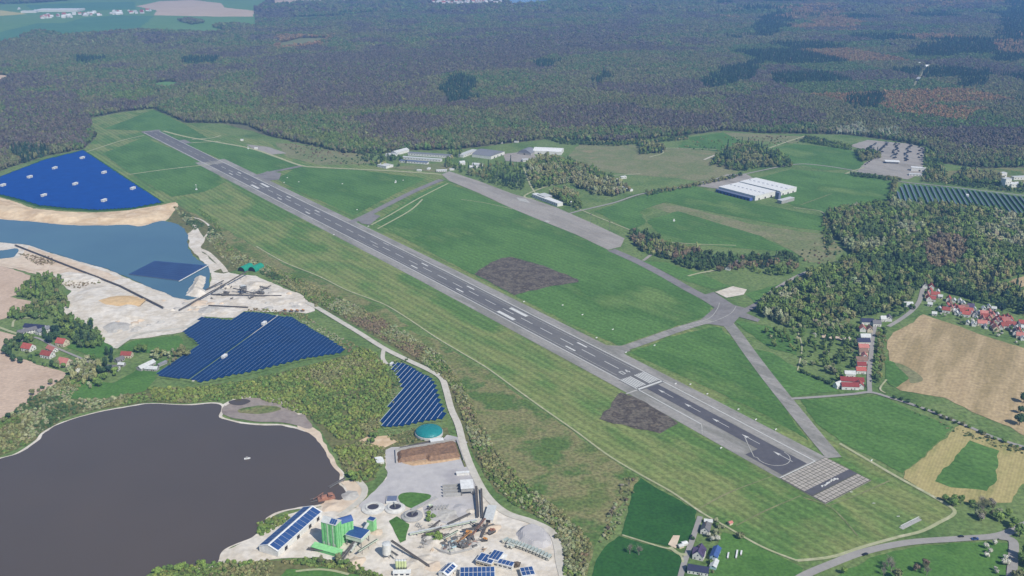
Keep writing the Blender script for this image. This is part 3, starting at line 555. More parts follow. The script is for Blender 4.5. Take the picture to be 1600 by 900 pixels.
def plant_stuff(name, Q, r, hk, pid, tint):
    """one mass of plants: Q (n,2), r crown radius, hk height factor, pid prototype, tint linear rgb"""
    n = len(Q); me = bpy.data.meshes.new(name); me.vertices.add(n)
    co = np.zeros((n, 3)); co[:, :2] = Q; co[:, 2] = .1; me.vertices.foreach_set('co', co.ravel())
    a = me.attributes.new('pid', 'INT', 'POINT'); a.data.foreach_set('value', np.asarray(pid, np.int32))
    rot = np.zeros((n, 3)); rot[:, 2] = rng.uniform(0, 6.28, n); rot[:, :2] = rng.normal(0, .05, (n, 2)); a = me.attributes.new('rot', 'FLOAT_VECTOR', 'POINT'); a.data.foreach_set('vector', rot.ravel())
    s = np.stack([r, r, r*hk], 1); a = me.attributes.new('siz', 'FLOAT_VECTOR', 'POINT'); a.data.foreach_set('vector', s.ravel())
    c = np.ones((n, 4)); c[:, :3] = tint; a = me.attributes.new('tint', 'FLOAT_COLOR', 'POINT'); a.data.foreach_set('color', c.ravel())
    me.materials.append(MATS['leaf_instance'])
    o = link(name, me); md = o.modifiers.new('scatter', 'NODES'); md.node_group = GN; o['kind'] = 'stuff'; return o
def jgrid(lo, hi, sp):
    x = np.arange(lo[0], hi[0], sp); y = np.arange(lo[1], hi[1], sp); X, Y = np.meshgrid(x, y); Q = np.stack([X.ravel(), Y.ravel()], 1); return Q+rng.uniform(-.48, .48, Q.shape)*sp
def in_px(px, sp):                                             # jittered points inside an outline
    P = GP(px); Q = jgrid(P.min(0), P.max(0), sp); return Q[inside(Q, P)]
def tints(cols, n, var=.13):
    c = np.array([lin(q, .78)[:3] for q in cols])[rng.integers(0, len(cols), n)]; return np.clip(c*(1+rng.normal(0, var, (n, 1)))*(1+rng.normal(0, .05, (n, 3))), .01, .8)
def mix_pal(Q, pals, scale, seed, n2=.35):
    k = vnoise(Q[:, 0], Q[:, 1], scale, seed)*.7+vnoise(Q[:, 0], Q[:, 1], scale*.35, seed+1)*.3; k = np.clip((k-.5)*1.7+.5+rng.normal(0, .075, len(Q)), 0, .999); idx = (k*len(pals)).astype(int)
    out = np.zeros((len(Q), 3))
    for i, p in enumerate(pals):
        m = idx == i
        if m.any(): out[m] = tints(p, m.sum())
    return out, idx

# --- the great forest
PURPLE = [(116, 108, 100), (124, 116, 106), (108, 102, 96), (118, 116, 96)]; OLIVE = [(126, 132, 90), (136, 140, 98), (116, 124, 84), (130, 126, 96)]; GREEN = [(106, 130, 78), (116, 138, 84), (98, 120, 74)]; PALEF = [(168, 172, 146), (156, 162, 134)]; CONIF = [(64, 92, 70), (74, 102, 76), (60, 84, 68), (86, 104, 80)]; LARCH = [(164, 134, 94), (168, 142, 104), (150, 128, 92)]; FRESH = [(122, 140, 80), (114, 134, 76)]
FAR_OPEN = [[(-250,90),(0,70),(25,63),(100,57),(175,52),(215,48),(330,53),(400,45),(400,27),(398,17),(425,0),(425,-30),(-250,-30)], [(430,12),(470,6),(615,3),(615,-8),(425,0)], [(455,27),(540,24),(595,19),(590,22),(520,29),(460,31)], [(-60,121),(0,117),(14,119),(10,126),(0,130),(-60,135)], [(242,131),(255,128),(276,129),(276,136),(262,140),(244,138)], [(785,-2),(800,11),(830,8),(870,4),(930,1),(960,-12),(760,-12)], [(670,8),(700,12),(790,8),(780,-12),(665,-12)], [(437,68),(470,60),(515,60),(490,71),(442,76)], [(1424,141),(1430,124),(1446,102),(1452,104),(1436,128),(1431,141)], [(315,200),(345,192),(385,196),(420,212),(410,222),(360,214)]]
WOODLETS = [[(30,58),(60,50),(97,55),(80,61),(40,63)], [(330,42),(365,38),(398,42),(398,48),(350,48)], [(0,2),(120,0),(60,5),(0,7)], [(278,33),(300,31),(320,36),(300,39)], [(430,10),(600,4),(620,9),(560,17),(440,20)]]
Qs = []; Rs = []
for d0, d1, sp, rr in ((2300, 3600, 8.5, 4.6), (3600, 5200, 11, 6.2), (5200, 7600, 16, 9.0), (7600, 12500, 25, 14.5)):
    xm = d1*.62; Q = jgrid((-xm, d0), (xm, d1), sp); Q = Q[np.abs(Q[:, 0]) < Q[:, 1]*.60+60]
    p = PX(Q); m = ~inside(p, MEADOW)
    o_ = np.zeros(len(Q), bool)
    for q in FAR_OPEN: o_ |= inside(p, q)
    for q in WOODLETS: o_ &= ~inside(p, q)
    Q = Q[m & ~o_]; Qs.append(Q); Rs.append(np.full(len(Q), rr)*rng.uniform(.6, 1.3, len(Q)))
Q = np.concatenate(Qs); r_ = np.concatenate(Rs); p = PX(Q)
tint, kind_ = mix_pal(Q, [PURPLE, OLIVE, OLIVE, GREEN, OLIVE, PURPLE], 340, 3)
# forest compartments on the right: rectangles of one species, cut along a common direction
ca, sa = math.cos(R(14)), math.sin(R(14)); U = Q[:, 0]*ca+Q[:, 1]*sa; V = -Q[:, 0]*sa+Q[:, 1]*ca
cx = np.floor((U+70*vnoise(U, V, 300, 8))/330).astype(np.int64); cy = np.floor((V+40*vnoise(U, V, 300, 9))/270).astype(np.int64); hsh = ((cx*73856093) ^ (cy*19349663)) % 97/97.0
right = (p[:, 0] > 1130+160*(vnoise(Q[:, 0], Q[:, 1], 500, 4)-.5)) & (p[:, 1] < 205)
for lo, hi, pal in ((0, .12, CONIF), (.12, .22, LARCH), (.22, .46, PURPLE), (.46, .76, OLIVE), (.76, 1.0, GREEN)):
    m = right & (hsh >= lo) & (hsh < hi) & (rng.random(len(Q)) < .85); tint[m] = tints(pal, m.sum()); kind_[m] = 9 if pal is CONIF else 2
conif = kind_ == 9
spots = [(CONIF, [(685,145),(700,128),(725,122),(745,135),(742,160),(700,165)]), (CONIF, [(835,100),(850,95),(876,98),(870,108),(840,108)]), (CONIF, [(930,125),(940,117),(952,120),(950,132),(932,132)]), (CONIF, [(1080,130),(1130,112),(1190,95),(1180,125),(1110,142)]), (CONIF, [(120,95),(160,93),(165,100),(125,103)]), (CONIF, [(280,98),(340,90),(345,102),(285,104)]), (FRESH, [(285,158),(310,148),(330,160),(380,172),(400,180),(350,185),(300,170)]), (FRESH, [(420,205),(560,220),(600,232),(560,236),(430,212)]),
         (CONIF, [(1325,155),(1375,150),(1370,172),(1330,175)]), (CONIF, [(1500,120),(1540,112),(1545,135),(1500,142)]), (CONIF, [(1425,75),(1550,72),(1545,88),(1430,90)]), (CONIF, [(1575,0),(1640,0),(1640,90),(1590,100),(1550,95)]), (LARCH, [(1275,20),(1310,18),(1340,40),(1330,52),(1290,45)]), (LARCH, [(1545,70),(1640,62),(1640,90),(1560,85)]), (LARCH, [(1190,30),(1270,15),(1275,25),(1200,40)]), (LARCH, [(1375,165),(1420,160),(1540,178),(1500,190),(1390,180)]), (LARCH, [(1400,18),(1440,12),(1440,22),(1405,25)]), (CONIF, [(1200,25),(1240,35),(1210,60),(1170,60)]), (CONIF, [(25,240),(45,232),(75,237),(60,250),(30,262)]), (FRESH, [(180,150),(230,140),(240,155),(200,165)]), (OLIVE, [(0,65),(200,55),(230,70),(160,90),(0,100)]), (LARCH, [(435,60),(520,56),(500,74),(440,80)]),
         (PALEF, [(1305,205),(1345,198),(1352,212),(1310,214)]), (PALEF, [(1362,206),(1400,204),(1404,214),(1368,216)]), (PURPLE, [(840,175),(1000,165),(1010,200),(860,205)]), (PURPLE, [(1130,150),(1220,160),(1300,190),(1200,205),(1140,195)]), (PURPLE, [(0,150),(120,150),(140,200),(140,230),(0,232)]), (PURPLE, [(400,95),(660,75),(1000,30),(1000,60),(760,110),(520,145),(400,160)])]
for pal, q in spots:
    pj = p+np.stack([(vnoise(Q[:, 0], Q[:, 1], 90, 51)-.5)*26, (vnoise(Q[:, 0], Q[:, 1], 160, 52)-.5)*7], 1); m = inside(pj, q) & (rng.random(len(Q)) < .8); tint[m] = tints(pal, m.sum()); conif[m] = pal is CONIF
pid = np.where(conif, rng.integers(4, 6, len(Q)), rng.integers(0, 4, len(Q))); hk = np.where(conif, 1.45, 1.3)*rng.uniform(.85, 1.2, len(Q)); hk *= np.clip(4.6/r_, .5, 1)
far = Q[:, 1] > 5200
plant_stuff('forest', Q[~far], r_[~far], hk[~far]*1.15, pid[~far], tint[~far]); plant_stuff('forest', Q[far], r_[far], hk[far]*1.25, pid[far], tint[far])

# --- woods, copses and scrub nearer by
def wood(name, areas, sp, r0, pals, seed, hk=1.15, shrub=False, conifer=0.0, keep=1.0, brown=None):
    Q = np.concatenate([in_px(a, sp) for a in areas]); Q = Q[rng.random(len(Q)) < keep*(.55+.9*vnoise(Q[:, 0], Q[:, 1], sp*7, seed+7))]
    n = len(Q); t, k = mix_pal(Q, pals, 80, seed); pid = rng.integers(6, 9, n) if shrub else rng.integers(0, 4, n); h = np.full(n, hk)*rng.uniform(.8, 1.25, n)
    if brown is not None:
        b_ = inside(PX(Q), brown); t[b_] = tints(W_BROWN, b_.sum())
    if conifer:
        c = rng.random(n) < conifer*2*vnoise(Q[:, 0], Q[:, 1], 40, seed+2); pid[c] = rng.integers(4, 6, c.sum()); t[c] = tints(CONIF, c.sum()); h[c] *= 1.5
    return plant_stuff(name, Q, r0*rng.uniform(.6, 1.35, n), h, pid, t)
W_GREEN = [(116, 138, 74), (128, 148, 82), (104, 126, 70)]; W_OLIVE = [(142, 144, 96), (154, 154, 106), (130, 134, 88)]; W_PALE = [(156, 162, 120), (150, 156, 114), (170, 172, 134)]; W_BROWN = [(146, 132, 102), (138, 124, 100)]; W_DARK = [(84, 106, 66), (94, 116, 72)]; W_YELL = [(134, 150, 80), (144, 156, 86)]
WOOD_R = [(1290,337),(1330,326),(1400,320),(1480,325),(1540,331),(1600,343),(1720,365),(1720,430),(1600,430),(1540,447),(1500,455),(1460,446),(1434,452),(1425,470),(1395,488),(1350,497),(1320,500),(1280,500),(1255,515),(1230,512),(1190,496),(1180,484),(1215,458),(1262,432),(1305,420),(1332,402),(1304,368)]
BROWN_R = [(1440,385),(1470,372),(1500,380),(1510,400),(1480,425),(1445,425)]
wood('woodland', [WOOD_R], 7.6, 4.9, [W_DARK, W_GREEN, W_OLIVE, W_GREEN, W_GREEN, W_PALE], 21, brown=BROWN_R)
wood('woodland', [[(1195,520),(1230,513),(1300,500),(1340,506),(1338,560),(1330,585),(1312,598),(1272,580),(1250,576),(1246,556),(1205,543)]], 7.5, 3.2, [W_DARK, W_GREEN, W_GREEN, W_PALE], 22, keep=.5)
wood('woodland', [[(985,362),(1010,366),(1050,386),(1110,396),(1150,406),(1230,400),(1252,416),(1240,434),(1200,432),(1160,422),(1120,427),(1080,422),(1040,407),(1000,392),(982,376)]], 7.5, 3.8, [W_GREEN, W_OLIVE, W_BROWN, W_DARK], 23, conifer=.03, keep=.85)
wood('woodland', [[(822,258),(850,246),(900,256),(935,270),(962,283),(940,284),(905,286),(860,292),(838,296),(826,280)], [(895,290),(930,282),(965,286),(985,300),(960,308),(930,306)], [(858,304),(890,298),(912,324),(905,330),(880,318)]], 8, 4.4, [W_OLIVE, W_PALE, W_OLIVE, W_GREEN], 24, keep=.95)
wood('woodland', [[(1108,259),(1128,242),(1160,226),(1192,235),(1232,250),(1238,262),(1190,262),(1165,268),(1140,266)], [(1332,238),(1372,240),(1376,248),(1346,254)], [(1446,233),(1470,256),(1480,284),(1446,283),(1444,270)], [(1395,284),(1402,286),(1396,318),(1384,322)], [(998,226),(1040,230),(1038,240),(1000,242)]], 8.5, 4.6, [W_GREEN, W_DARK, W_GREEN, W_OLIVE], 25, conifer=.04)
wood('woodland', [[(700,246),(712,262),(760,262),(790,256),(820,262),(822,298),(790,296),(760,285),(715,268),(695,262)], [(600,236),(640,252),(625,262),(606,250)], [(700,228),(720,226),(722,246),(704,250)], [(560,238),(600,240),(610,262),(590,262),(560,250)]], 11, 3.8, [W_DARK, W_GREEN, W_OLIVE], 26, conifer=.1, keep=.6)
wood('hedgerow', [[(850,218),(960,223),(1075,214),(1075,219),(960,229),(880,226)], [(1330,272),(1400,279),(1412,284),(1395,284),(1330,276)], [(1260,214),(1330,228),(1330,236),(1250,222)], [(1010,302),(1110,284),(1160,272),(1160,277),(1100,290),(1010,307)], [(1290,334),(1304,368),(1294,400),(1284,360)], [(1440,278),(1600,298),(1600,303),(1440,284)], [(1370,520),(1384,514),(1380,560),(1376,600),(1370,600)]], 6.5, 3.0, [W_GREEN, W_DARK, W_OLIVE], 27, hk=.95)
wood('woodland', [[(1480,284),(1500,270),(1550,272),(1570,284),(1600,296),(1640,302),(1640,296),(1600,290),(1560,292)], [(1455,440),(1500,448),(1540,446),(1600,455),(1640,470),(1640,500),(1600,492),(1560,478),(1520,470),(1490,462),(1460,452)]], 8, 4.4, [W_DARK, W_GREEN, W_OLIVE], 28, conifer=.05)
wood('woodland', [[(20,458),(45,440),(76,428),(100,440),(90,460),(110,480),(90,500),(60,500),(14,502),(4,498),(48,483),(54,471),(24,465)], [(95,492),(120,498),(150,515),(166,535),(160,546),(120,545),(100,525),(85,508)], [(4,548),(30,530),(56,532),(40,545),(20,553)]], 7.5, 3.7, [W_DARK, W_GREEN, W_GREEN, W_OLIVE], 29, conifer=.05)
wood('woodland', [[(105,568),(140,560),(160,575),(150,610),(125,605),(105,590)], [(205,548),(235,552),(262,556),(285,545),(300,560),(262,575),(240,560)]], 8, 3.4, [W_GREEN, W_PALE, W_OLIVE], 30, keep=.75)
SC3 = [[(497,474),(560,499),(640,543),(700,573),(725,608),(745,652),(775,702),(808,745),(852,780),(905,825),(925,856),(910,930),(882,930),(880,860),(866,822),(800,788),(760,745),(740,700),(718,640),(703,600),(645,557),(565,512)]]
SC3.append([(400,409),(450,429),(520,460),(580,490),(640,524),(690,557),(700,573),(640,543),(560,499),(497,474),(450,441)])
wood('scrub', SC3, 3.0, 2.1, [W_OLIVE, W_GREEN, W_PALE, W_OLIVE, W_BROWN], 31, hk=1.1, shrub=True)
wood('scrub', [[(230,606),(300,608),(400,594),(480,574),(545,558),(562,543),(590,555),(604,577),(612,600),(604,640),(590,672),(560,688),(530,688),(508,668),(480,652),(440,636),(400,622),(345,626),(290,630),(240,628)], [(520,702),(560,692),(600,700),(602,720),(585,748),(560,756),(545,740)]], 3.3, 2.2, [W_YELL, W_GREEN, W_YELL, W_OLIVE], 32, hk=1.15, shrub=True, keep=.92)
wood('scrub', [[(-60,692),(0,657),(60,617),(108,590),(128,603),(110,625),(170,624),(225,614),(233,627),(150,640),(98,654),(60,682),(28,702),(0,711),(-60,724)], [(328,352),(360,386),(400,410),(450,440),(500,466),(495,482),(470,460),(420,436),(395,418),(372,422),(345,402),(322,372)], [(270,322),(300,340),(320,352),(305,360),(292,352)]], 3.6, 2.2, [W_GREEN, W_OLIVE, W_PALE, W_DARK], 33, hk=1.1, shrub=True, keep=.9)
wood('scrub', [[(225,908),(260,890),(330,882),(420,878),(430,886),(400,930),(200,940)], [(420,878),(500,874),(560,884),(600,905),(590,915),(540,890),(470,884)], [(402,818),(448,806),(455,812),(420,832),(404,840)]], 2.6, 1.9, [W_YELL, W_GREEN, W_OLIVE], 34, hk=1.2, shrub=True)
wood('scrub', [[(952,800),(975,745),(995,755),(985,785),(960,835),(935,860)], [(28,397),(80,402),(88,414),(60,416)], [(80,440),(150,430),(160,442),(120,452)], [(382,487),(400,482),(450,488),(478,492),(500,510),(560,542),(545,552),(500,520),(457,494),(400,487)]], 4, 1.8, [W_BROWN, W_OLIVE, W_PALE], 35, hk=1.0, shrub=True, keep=.75)
wood('scrub', [[(1490,668),(1600,705),(1600,714),(1500,680),(1420,642)], [(1250,576),(1300,600),(1300,605),(1246,580)], [(640,560),(610,565),(606,600),(615,640),(625,610),(622,580)], [(300,320),(340,345),(350,372),(330,352)], [(600,675),(660,668),(665,690),(615,697)]], 4, 1.6, [W_GREEN, W_DARK, W_OLIVE], 36, hk=.9, shrub=True, keep=.8)
wood('scrub', [[(440,222),(560,238),(595,254),(560,260),(480,254)], [(1215,458),(1240,440),(1262,432),(1232,455)], [(1060,232),(1130,238),(1150,225),(1100,212)], [(1130,215),(1240,213),(1260,222),(1180,232)], [(1290,370),(1318,392),(1300,414),(1265,412),(1240,400)]], 13, 2.3, [W_OLIVE, W_DARK, W_BROWN], 37, shrub=True, keep=.55)

# ------------------------------------------------------------------ solar parks: rows run east-west, tilted to the south
ROWA = R(74)
def solar_park(px, pitch, wid, tilt, mats, label, group, posts=False, q=9.0, dz=.8, lane=None, name='solar_panel_row', skip=None, frame=.45):
    P_ = GP(px); ca_, sa_ = math.cos(ROWA), math.sin(ROWA); U = np.stack([P_[:, 0]*ca_+P_[:, 1]*sa_, -P_[:, 0]*sa_+P_[:, 1]*ca_], 1); n = len(U)
    h = wid*math.sin(tilt); wy = wid*math.cos(tilt); v = math.floor(U[:, 1].min()/pitch)*pitch+pitch*.5
    while v < U[:, 1].max():
        xs = []
        for i in range(n):
            a, b = U[i], U[(i+1) % n]
            if (a[1] > v) != (b[1] > v): xs.append(a[0]+(b[0]-a[0])*(v-a[1])/(b[1]-a[1]))
        xs.sort()
        for k in range(0, len(xs)-1, 2):
            segs = [(xs[k], xs[k+1])]
            for s0, s1 in segs:
                L = math.floor((s1-s0)/q)*q
                if L < q: continue
                m_ = (s0+s1)/2; wx = m_*ca_-v*sa_; wy_ = m_*sa_+v*ca_; mb = MB(); e = frame
                # local x along the row, local -y faces south
                A = [(-L/2, -wy/2, dz), (L/2, -wy/2, dz), (L/2, wy/2, dz+h), (-L/2, wy/2, dz+h)]
                mb.add(A+[(x, y, z-.12) for x, y, z in A], [(0, 1, 2, 3), (7, 6, 5, 4), (0, 4, 5, 1), (1, 5, 6, 2), (2, 6, 7, 3), (3, 7, 4, 0)])
                t = 1-e/wid
                mb.add([(-L/2, -wy/2+wy*t, dz+h*t+.04), (L/2, -wy/2+wy*t, dz+h*t+.04), (L/2, wy/2, dz+h+.04), (-L/2, wy/2, dz+h+.04)], [(0, 1, 2, 3)], 1)
                o = mb.build(name, mats, None, (wx, wy_, .6), ROWA); tag(o, label, 'solar panel', group)
                if posts:
                    pb = MB(); k2 = max(2, int(L/12))
                    for j in range(k2):
                        x = -L/2+1+(L-2)*j/(k2-1); pb.box(x-.08, x+.08, -wy*.25-.08, -wy*.25+.08, -.9, dz+h*.25-.1); pb.box(x-.08, x+.08, wy*.3-.08, wy*.3+.08, -.9, dz+h*.8-.1)
                    tag(pb.build('support_frame', 'steel', o), kind='stuff')
        v += pitch
        if lane is not None and v-pitch < lane <= v: v += 2.6          # the narrow service lane
S1 = [(-60,287),(0,278),(70,251),(131,236),(254,317),(205,326),(147,329),(100,326),(60,322),(25,311),(0,305),(-60,290)]
S3 = [(244,589),(262,575),(311,540),(286,521),(317,497),(365,501),(382,489),(400,489),(457,497),(500,521),(538,545),(530,554),(475,562),(437,572),(400,581),(350,591),(312,599),(292,595)]
S4 = [(613,570),(632,568),(650,579),(672,590),(679,600),(685,620),(695,645),(695,656),(662,661),(630,667),(600,670),(591,660),(615,630),(628,610),(626,598),(612,577)]
S5 = [(1411,289),(1401,303),(1402,316),(1440,320),(1469,323),(1508,322),(1541,327),(1580,335),(1600,338),(1720,354),(1720,322),(1600,308),(1558,303),(1499,296),(1455,292)]
patch('solar_ground', [(-60,283),(0,276),(70,249),(131,234),(257,317),(205,328),(147,331),(100,328),(60,324),(25,313),(0,307),(-60,293)], 3, 'crop_dark'); patch('solar_ground', [(241,590),(262,573),(309,540),(284,521),(316,495),(365,499),(381,487),(400,487),(458,495),(502,520),(541,545),(531,556),(475,564),(437,574),(400,584),(350,594),(312,602),(292,597)], 4, 'meadow')
patch('solar_ground', [(610,569),(632,566),(652,578),(674,589),(681,600),(688,620),(698,645),(698,658),(662,663),(630,669),(600,672),(589,660),(613,630),(626,610),(624,598),(610,577)], 4, 'meadow'); patch('solar_ground', [(1409,287),(1399,303),(1400,318),(1440,322),(1541,329),(1600,340),(1720,356),(1720,320),(1600,306),(1499,294)], 3, 'lush_grass')
solar_park(S1, 6.6, 6.3, R(14), ['cells_bright', 'cells_bright'], 'long bright blue panel row in the big solar park by the forest', 'panel rows of the big solar park', frame=.2)
pa, pb_ = G(300, 596), G(397, 520)
solar_park(S3, 6.5, 6.46, R(7), ['cells_deep', 'frame_dim'], 'dark blue panel row in the notched solar park above the brown lake', 'panel rows of the notched solar park', posts=True, lane=-pa[0]*math.sin(ROWA)+pa[1]*math.cos(ROWA)+4, frame=.42, q=6)
solar_park(S4, 6.5, 6.42, R(9), ['cells_deep', 'frame_alu'], 'dark blue panel row in the small solar park beside the quarry road', 'panel rows of the small solar park', posts=True, frame=.6, q=6)
solar_park(S5, 11.5, 6.6, R(28), ['cells_grey', 'frame_alu'], 'grey-green panel row in the solar park beside the right-hand wood', 'panel rows of the grey solar park', dz=.9, frame=.6)
# inverter cabins
cab = MB().box(-3.2, 3.2, -1.4, 1.4, 0, 2.7).mesh('cabin', 'wall_white'); cabr = MB().box(-3.4, 3.4, -1.6, 1.6, 2.7, 3.1).mesh('roof', 'roof_white'); cabd = MB().box(-.6, .6, -1.5, -1.39, .1, 2.2).mesh('door', 'wall_grey')
def cabin(px, label, group, s=1.0, z=0):
    o = tag(link('inverter_cabin', cab, None, (*G(*px), z+.3), ROWA, s), label, 'cabin', group); link('roof', cabr, o); link('door', cabd, o)
for q in ((129,249),(86,265),(47,279),(5,292),(163,272),(118,290),(208,297),(69,308),(163,316)): cabin(q, 'small white inverter cabin among the bright blue panel rows', 'inverter cabins of the big solar park', 2.1, .3)
cabin((351,560), 'white inverter cabin on the lane of the notched solar park', None, 1.5, .3); cabin((413,508), 'white inverter cabin near the upper edge of the notched solar park', None, 1.5, .3); cabin((612,571), 'white inverter cabin at the tip of the small solar park', None, 1.1, .3); cabin((1511,308), 'white inverter cabin between the grey panel rows', None, 1.8, .3)
# floating array on the blue lake
fa = [G(201,430), G(242,409), G(322,416), G(281,440)]; root = thing('floating_solar_array', 'blue floating solar array moored on the turquoise quarry lake', 'solar array', (*fa[0], 0))
NU, NV = 9, 16
for i in range(NU):
    for j in range(NV):
        u0, u1, v0, v1 = (i+.06)/NU, (i+.94)/NU, (j+.08)/NV, (j+.92)/NV
        c = [fa[0]*(1-u)*(1-v)+fa[1]*u*(1-v)+fa[2]*u*v+fa[3]*(1-u)*v-fa[0] for u, v in ((u0, v0), (u0, v1), (u1, v1), (u1, v0))]
        mb = MB(); mb.add([(x, y, 1.9+(0 if k in (1, 2) else .4)) for k, (x, y) in enumerate(c)], [(0, 1, 2, 3)]); mb.build('panel', 'cells_float', root)
c = [p_-fa[0] for p_ in fa]; MB().prism([tuple(p_) for p_ in c][::-1] if False else [tuple(p_) for p_ in c], 1.25, 1.5).build('raft', 'roof_bluegrey', root)
o = MB(); strip_mesh(np.array([G(280,441), G(327,415)]), 2.6, 1.9, 0, o); strip_mesh(np.array([G(280,441), G(327,415)]), 2.0, 1.4, 0, o); tag(o.build('pontoon_walkway', 'white_paint'), 'white pontoon walkway from the floating array to the shore', 'walkway')

# ------------------------------------------------------------------ buildings
def top_at(px, z): return G(px[0], px[1], z)
WIN = MB().box(-.6, .6, -.06, .06, -.7, .7).mesh('window', ['glass_dark']); WINW = MB().box(-1.6, 1.6, -.06, .06, -.7, .7).mesh('window', ['glass_dark'])
DOOR = MB().box(-.55, .55, -.07, .07, 0, 2.1).mesh('door', 'door_brown'); GATE = MB().box(-2.2, 2.2, -.08, .08, 0, 4).mesh('gate', 'door_dark')
CHIM = MB().box(-.4, .4, -.4, .4, -.8, 1.3).mesh('chimney', 'tile_brown')
CACHE = {}
def gable_parts(L, W, h, rh, wall, roof, ov=.5):
    k = (L, W, h, rh, wall, roof)
    if k not in CACHE:
        mb = MB(); x, y = L/2, W/2
        mb.add([(-x,-y,0),(x,-y,0),(x,y,0),(-x,y,0),(-x,-y,h),(x,-y,h),(x,y,h),(-x,y,h),(-x,0,h+rh-.05),(x,0,h+rh-.05)], [(0,1,5,4),(2,3,7,6),(1,2,6,9,5),(3,0,4,8,7),(0,3,2,1)]); wm = mb.mesh('wall', wall)
        mb = MB(); t = .3; dz_ = rh/y*ov; xo = x+ov
        for s in (1, -1):
            A = [(-xo, s*(y+ov), h-dz_), (xo, s*(y+ov), h-dz_), (xo, 0, h+rh), (-xo, 0, h+rh)]; B = [(a, b, c+t) for a, b, c in A]
            mb.add(A+B, [(0,1,2,3),(4,5,6,7),(0,1,5,4),(1,2,6,5),(3,0,4,7)])
        CACHE[k] = (wm, mb.mesh('roof', roof))
    return CACHE[k]
def house(px, L, W, h, rh, deg, wall, roof, label, group=None, name='house', detail=2, chimney=True, cat='house', solar=0):
    p_ = top_at(px, h+rh*.4); wm, rm = gable_parts(L, W, h, rh, wall, roof)
    o = thing(name, label, cat, (p_[0], p_[1], .5), R(deg), group); link('wall', wm, o); r_o = link('roof', rm, o)
    if group == 'hamlet houses by the pale field': o.scale = (1.22, 1.22, 1.15)
    if chimney: link('chimney', CHIM, r_o, (L*.18, W*.12, h+rh*.75))
    if detail >= 1:
        for s in (-1, 1):
            n = max(2, int(L/3.4)) if detail > 1 else 2
            for st in range(max(1, int(h/2.7)) if detail > 1 else 1):
                for i in range(n): link('window', WIN, o, (-L/2+L*(i+.5)/n, s*(W/2+.03), 1.6+2.7*st))
            link('window', WIN, o, (s*(L/2+.03), 0, h+.4), math.pi/2)
            if detail > 1:
                for yy in (-.25, .25): link('window', WIN, o, (s*(L/2+.03), W*yy, 1.6), math.pi/2)
        link('door', DOOR, o, (L*.08, -W/2-.06, 0))
    if solar:
        for k in range(solar):
            s = -1; w_ = L*.8/solar; x0 = -L*.4+w_*k; sl_ = rh/(W/2); y0, y1 = -W*.44, -W*.07; zf = lambda y: h+rh+.36-abs(y)*sl_
            mb = MB(); mb.add([(x0+.15, y0, zf(y0)), (x0+w_-.15, y0, zf(y0)), (x0+w_-.15, y1, zf(y1)), (x0+.15, y1, zf(y1))], [(0, 1, 2, 3)]); mb.build('solar_panel', 'cells_roof', r_o)
            mb = MB(); y0, y1 = W*.07, W*.44; mb.add([(x0+.15, y0, zf(y0)), (x0+w_-.15, y0, zf(y0)), (x0+w_-.15, y1, zf(y1)), (x0+.15, y1, zf(y1))], [(0, 1, 2, 3)]); mb.build('solar_panel', 'cells_roof', r_o)
    return o
def flat_hall(px, L, W, h, deg, wall, roof, label, name='hall', cat='building', group=None, gates=(), wins=0, arch=0, panels=None, lights=0, zb=.5, par=.4):
    p_ = top_at(px, h); o = thing(name, label, cat, (p_[0], p_[1], zb), R(deg), group); x, y = L/2, W/2
    MB().box(-x, x, -y, y, 0, h).build('wall', wall, o)
    if arch:
        n = 10; mb = MB(); pts = [(-y-.3+(2*y+.6)*i/n, h+arch*math.sin(math.pi*i/n)) for i in range(n+1)]
        mb.add([(-x-.3, a, b) for a, b in pts]+[(x+.3, a, b) for a, b in pts], [(i, i+1, i+n+2, i+n+1) for i in range(n)]+[tuple(range(n, -1, -1)), tuple(range(n+1, 2*n+2))]); r_o = mb.build('roof', roof, o)
    else: r_o = MB().box(-x-par, x+par, -y-par, y+par, h, h+.5).build('roof', roof, o)
    for side, u in gates:
        if side in 'fb': link('gate', GATE, o, (u*L, (-y-.06 if side == 'f' else y+.06), 0))
        else: link('gate', GATE, o, ((-x-.06 if side == 'l' else x+.06), u*W, 0), math.pi/2)
    for i in range(wins):
        for s in (-1, 1): link('window', WINW, o, (-x+L*(i+.5)/wins, s*(y+.04), h*.55))
    for i in range(lights): MB().box(-x+L*(i+.3)/lights, -x+L*(i+.7)/lights, -1.5, 1.5, h+.5, h+.9).build('skylight', 'roof_bluegrey', r_o)
    if panels:
        nx, ny = panels
        for i in range(nx):
            for j in range(ny): MB().box(-x+L*(i+.06)/nx, -x+L*(i+.94)/nx, -y+W*(j+.05)/ny, -y+W*(j+.95)/ny, h+.55, h+.7).build('solar_panel', 'cells_roof', r_o)
    return o
# --- warehouse with blue side
flat_hall((1167,295.7), 108, 71, 11, -53, 'wall_white', 'roof_white', 'huge white flat-roofed warehouse hall with a blue long side', gates=[('r', -.3), ('r', 0), ('r', .3)], lights=9)
p_ = G(1147, 302.5, 7); o = thing('loading_annex', 'low blue annex along the white warehouse hall', 'annex', (*p_, .5), R(-53)); MB().box(-50, 50, -5, 5, 0, 7).build('wall', 'panel_blue_wall', o); MB().box(-50.3, 50.3, -5.3, 5.3, 7, 7.4).build('roof', 'roof_bluegrey', o)
for i in range(10): link('gate', GATE, o, (-45+10*i, -5.08, .4))
flat_hall((1199.5,288.3), 118, 62, 11, -52, 'wall_white', 'roof_white', 'second white warehouse hall beyond the grey roof gap', gates=[('r', -.3), ('r', 0), ('r', .3)], lights=9)
flat_hall((1228,311), 12, 46, 7, -52, 'wall_grey', 'roof_light', 'grey loading dock at the end of the white warehouse', name='loading_dock')
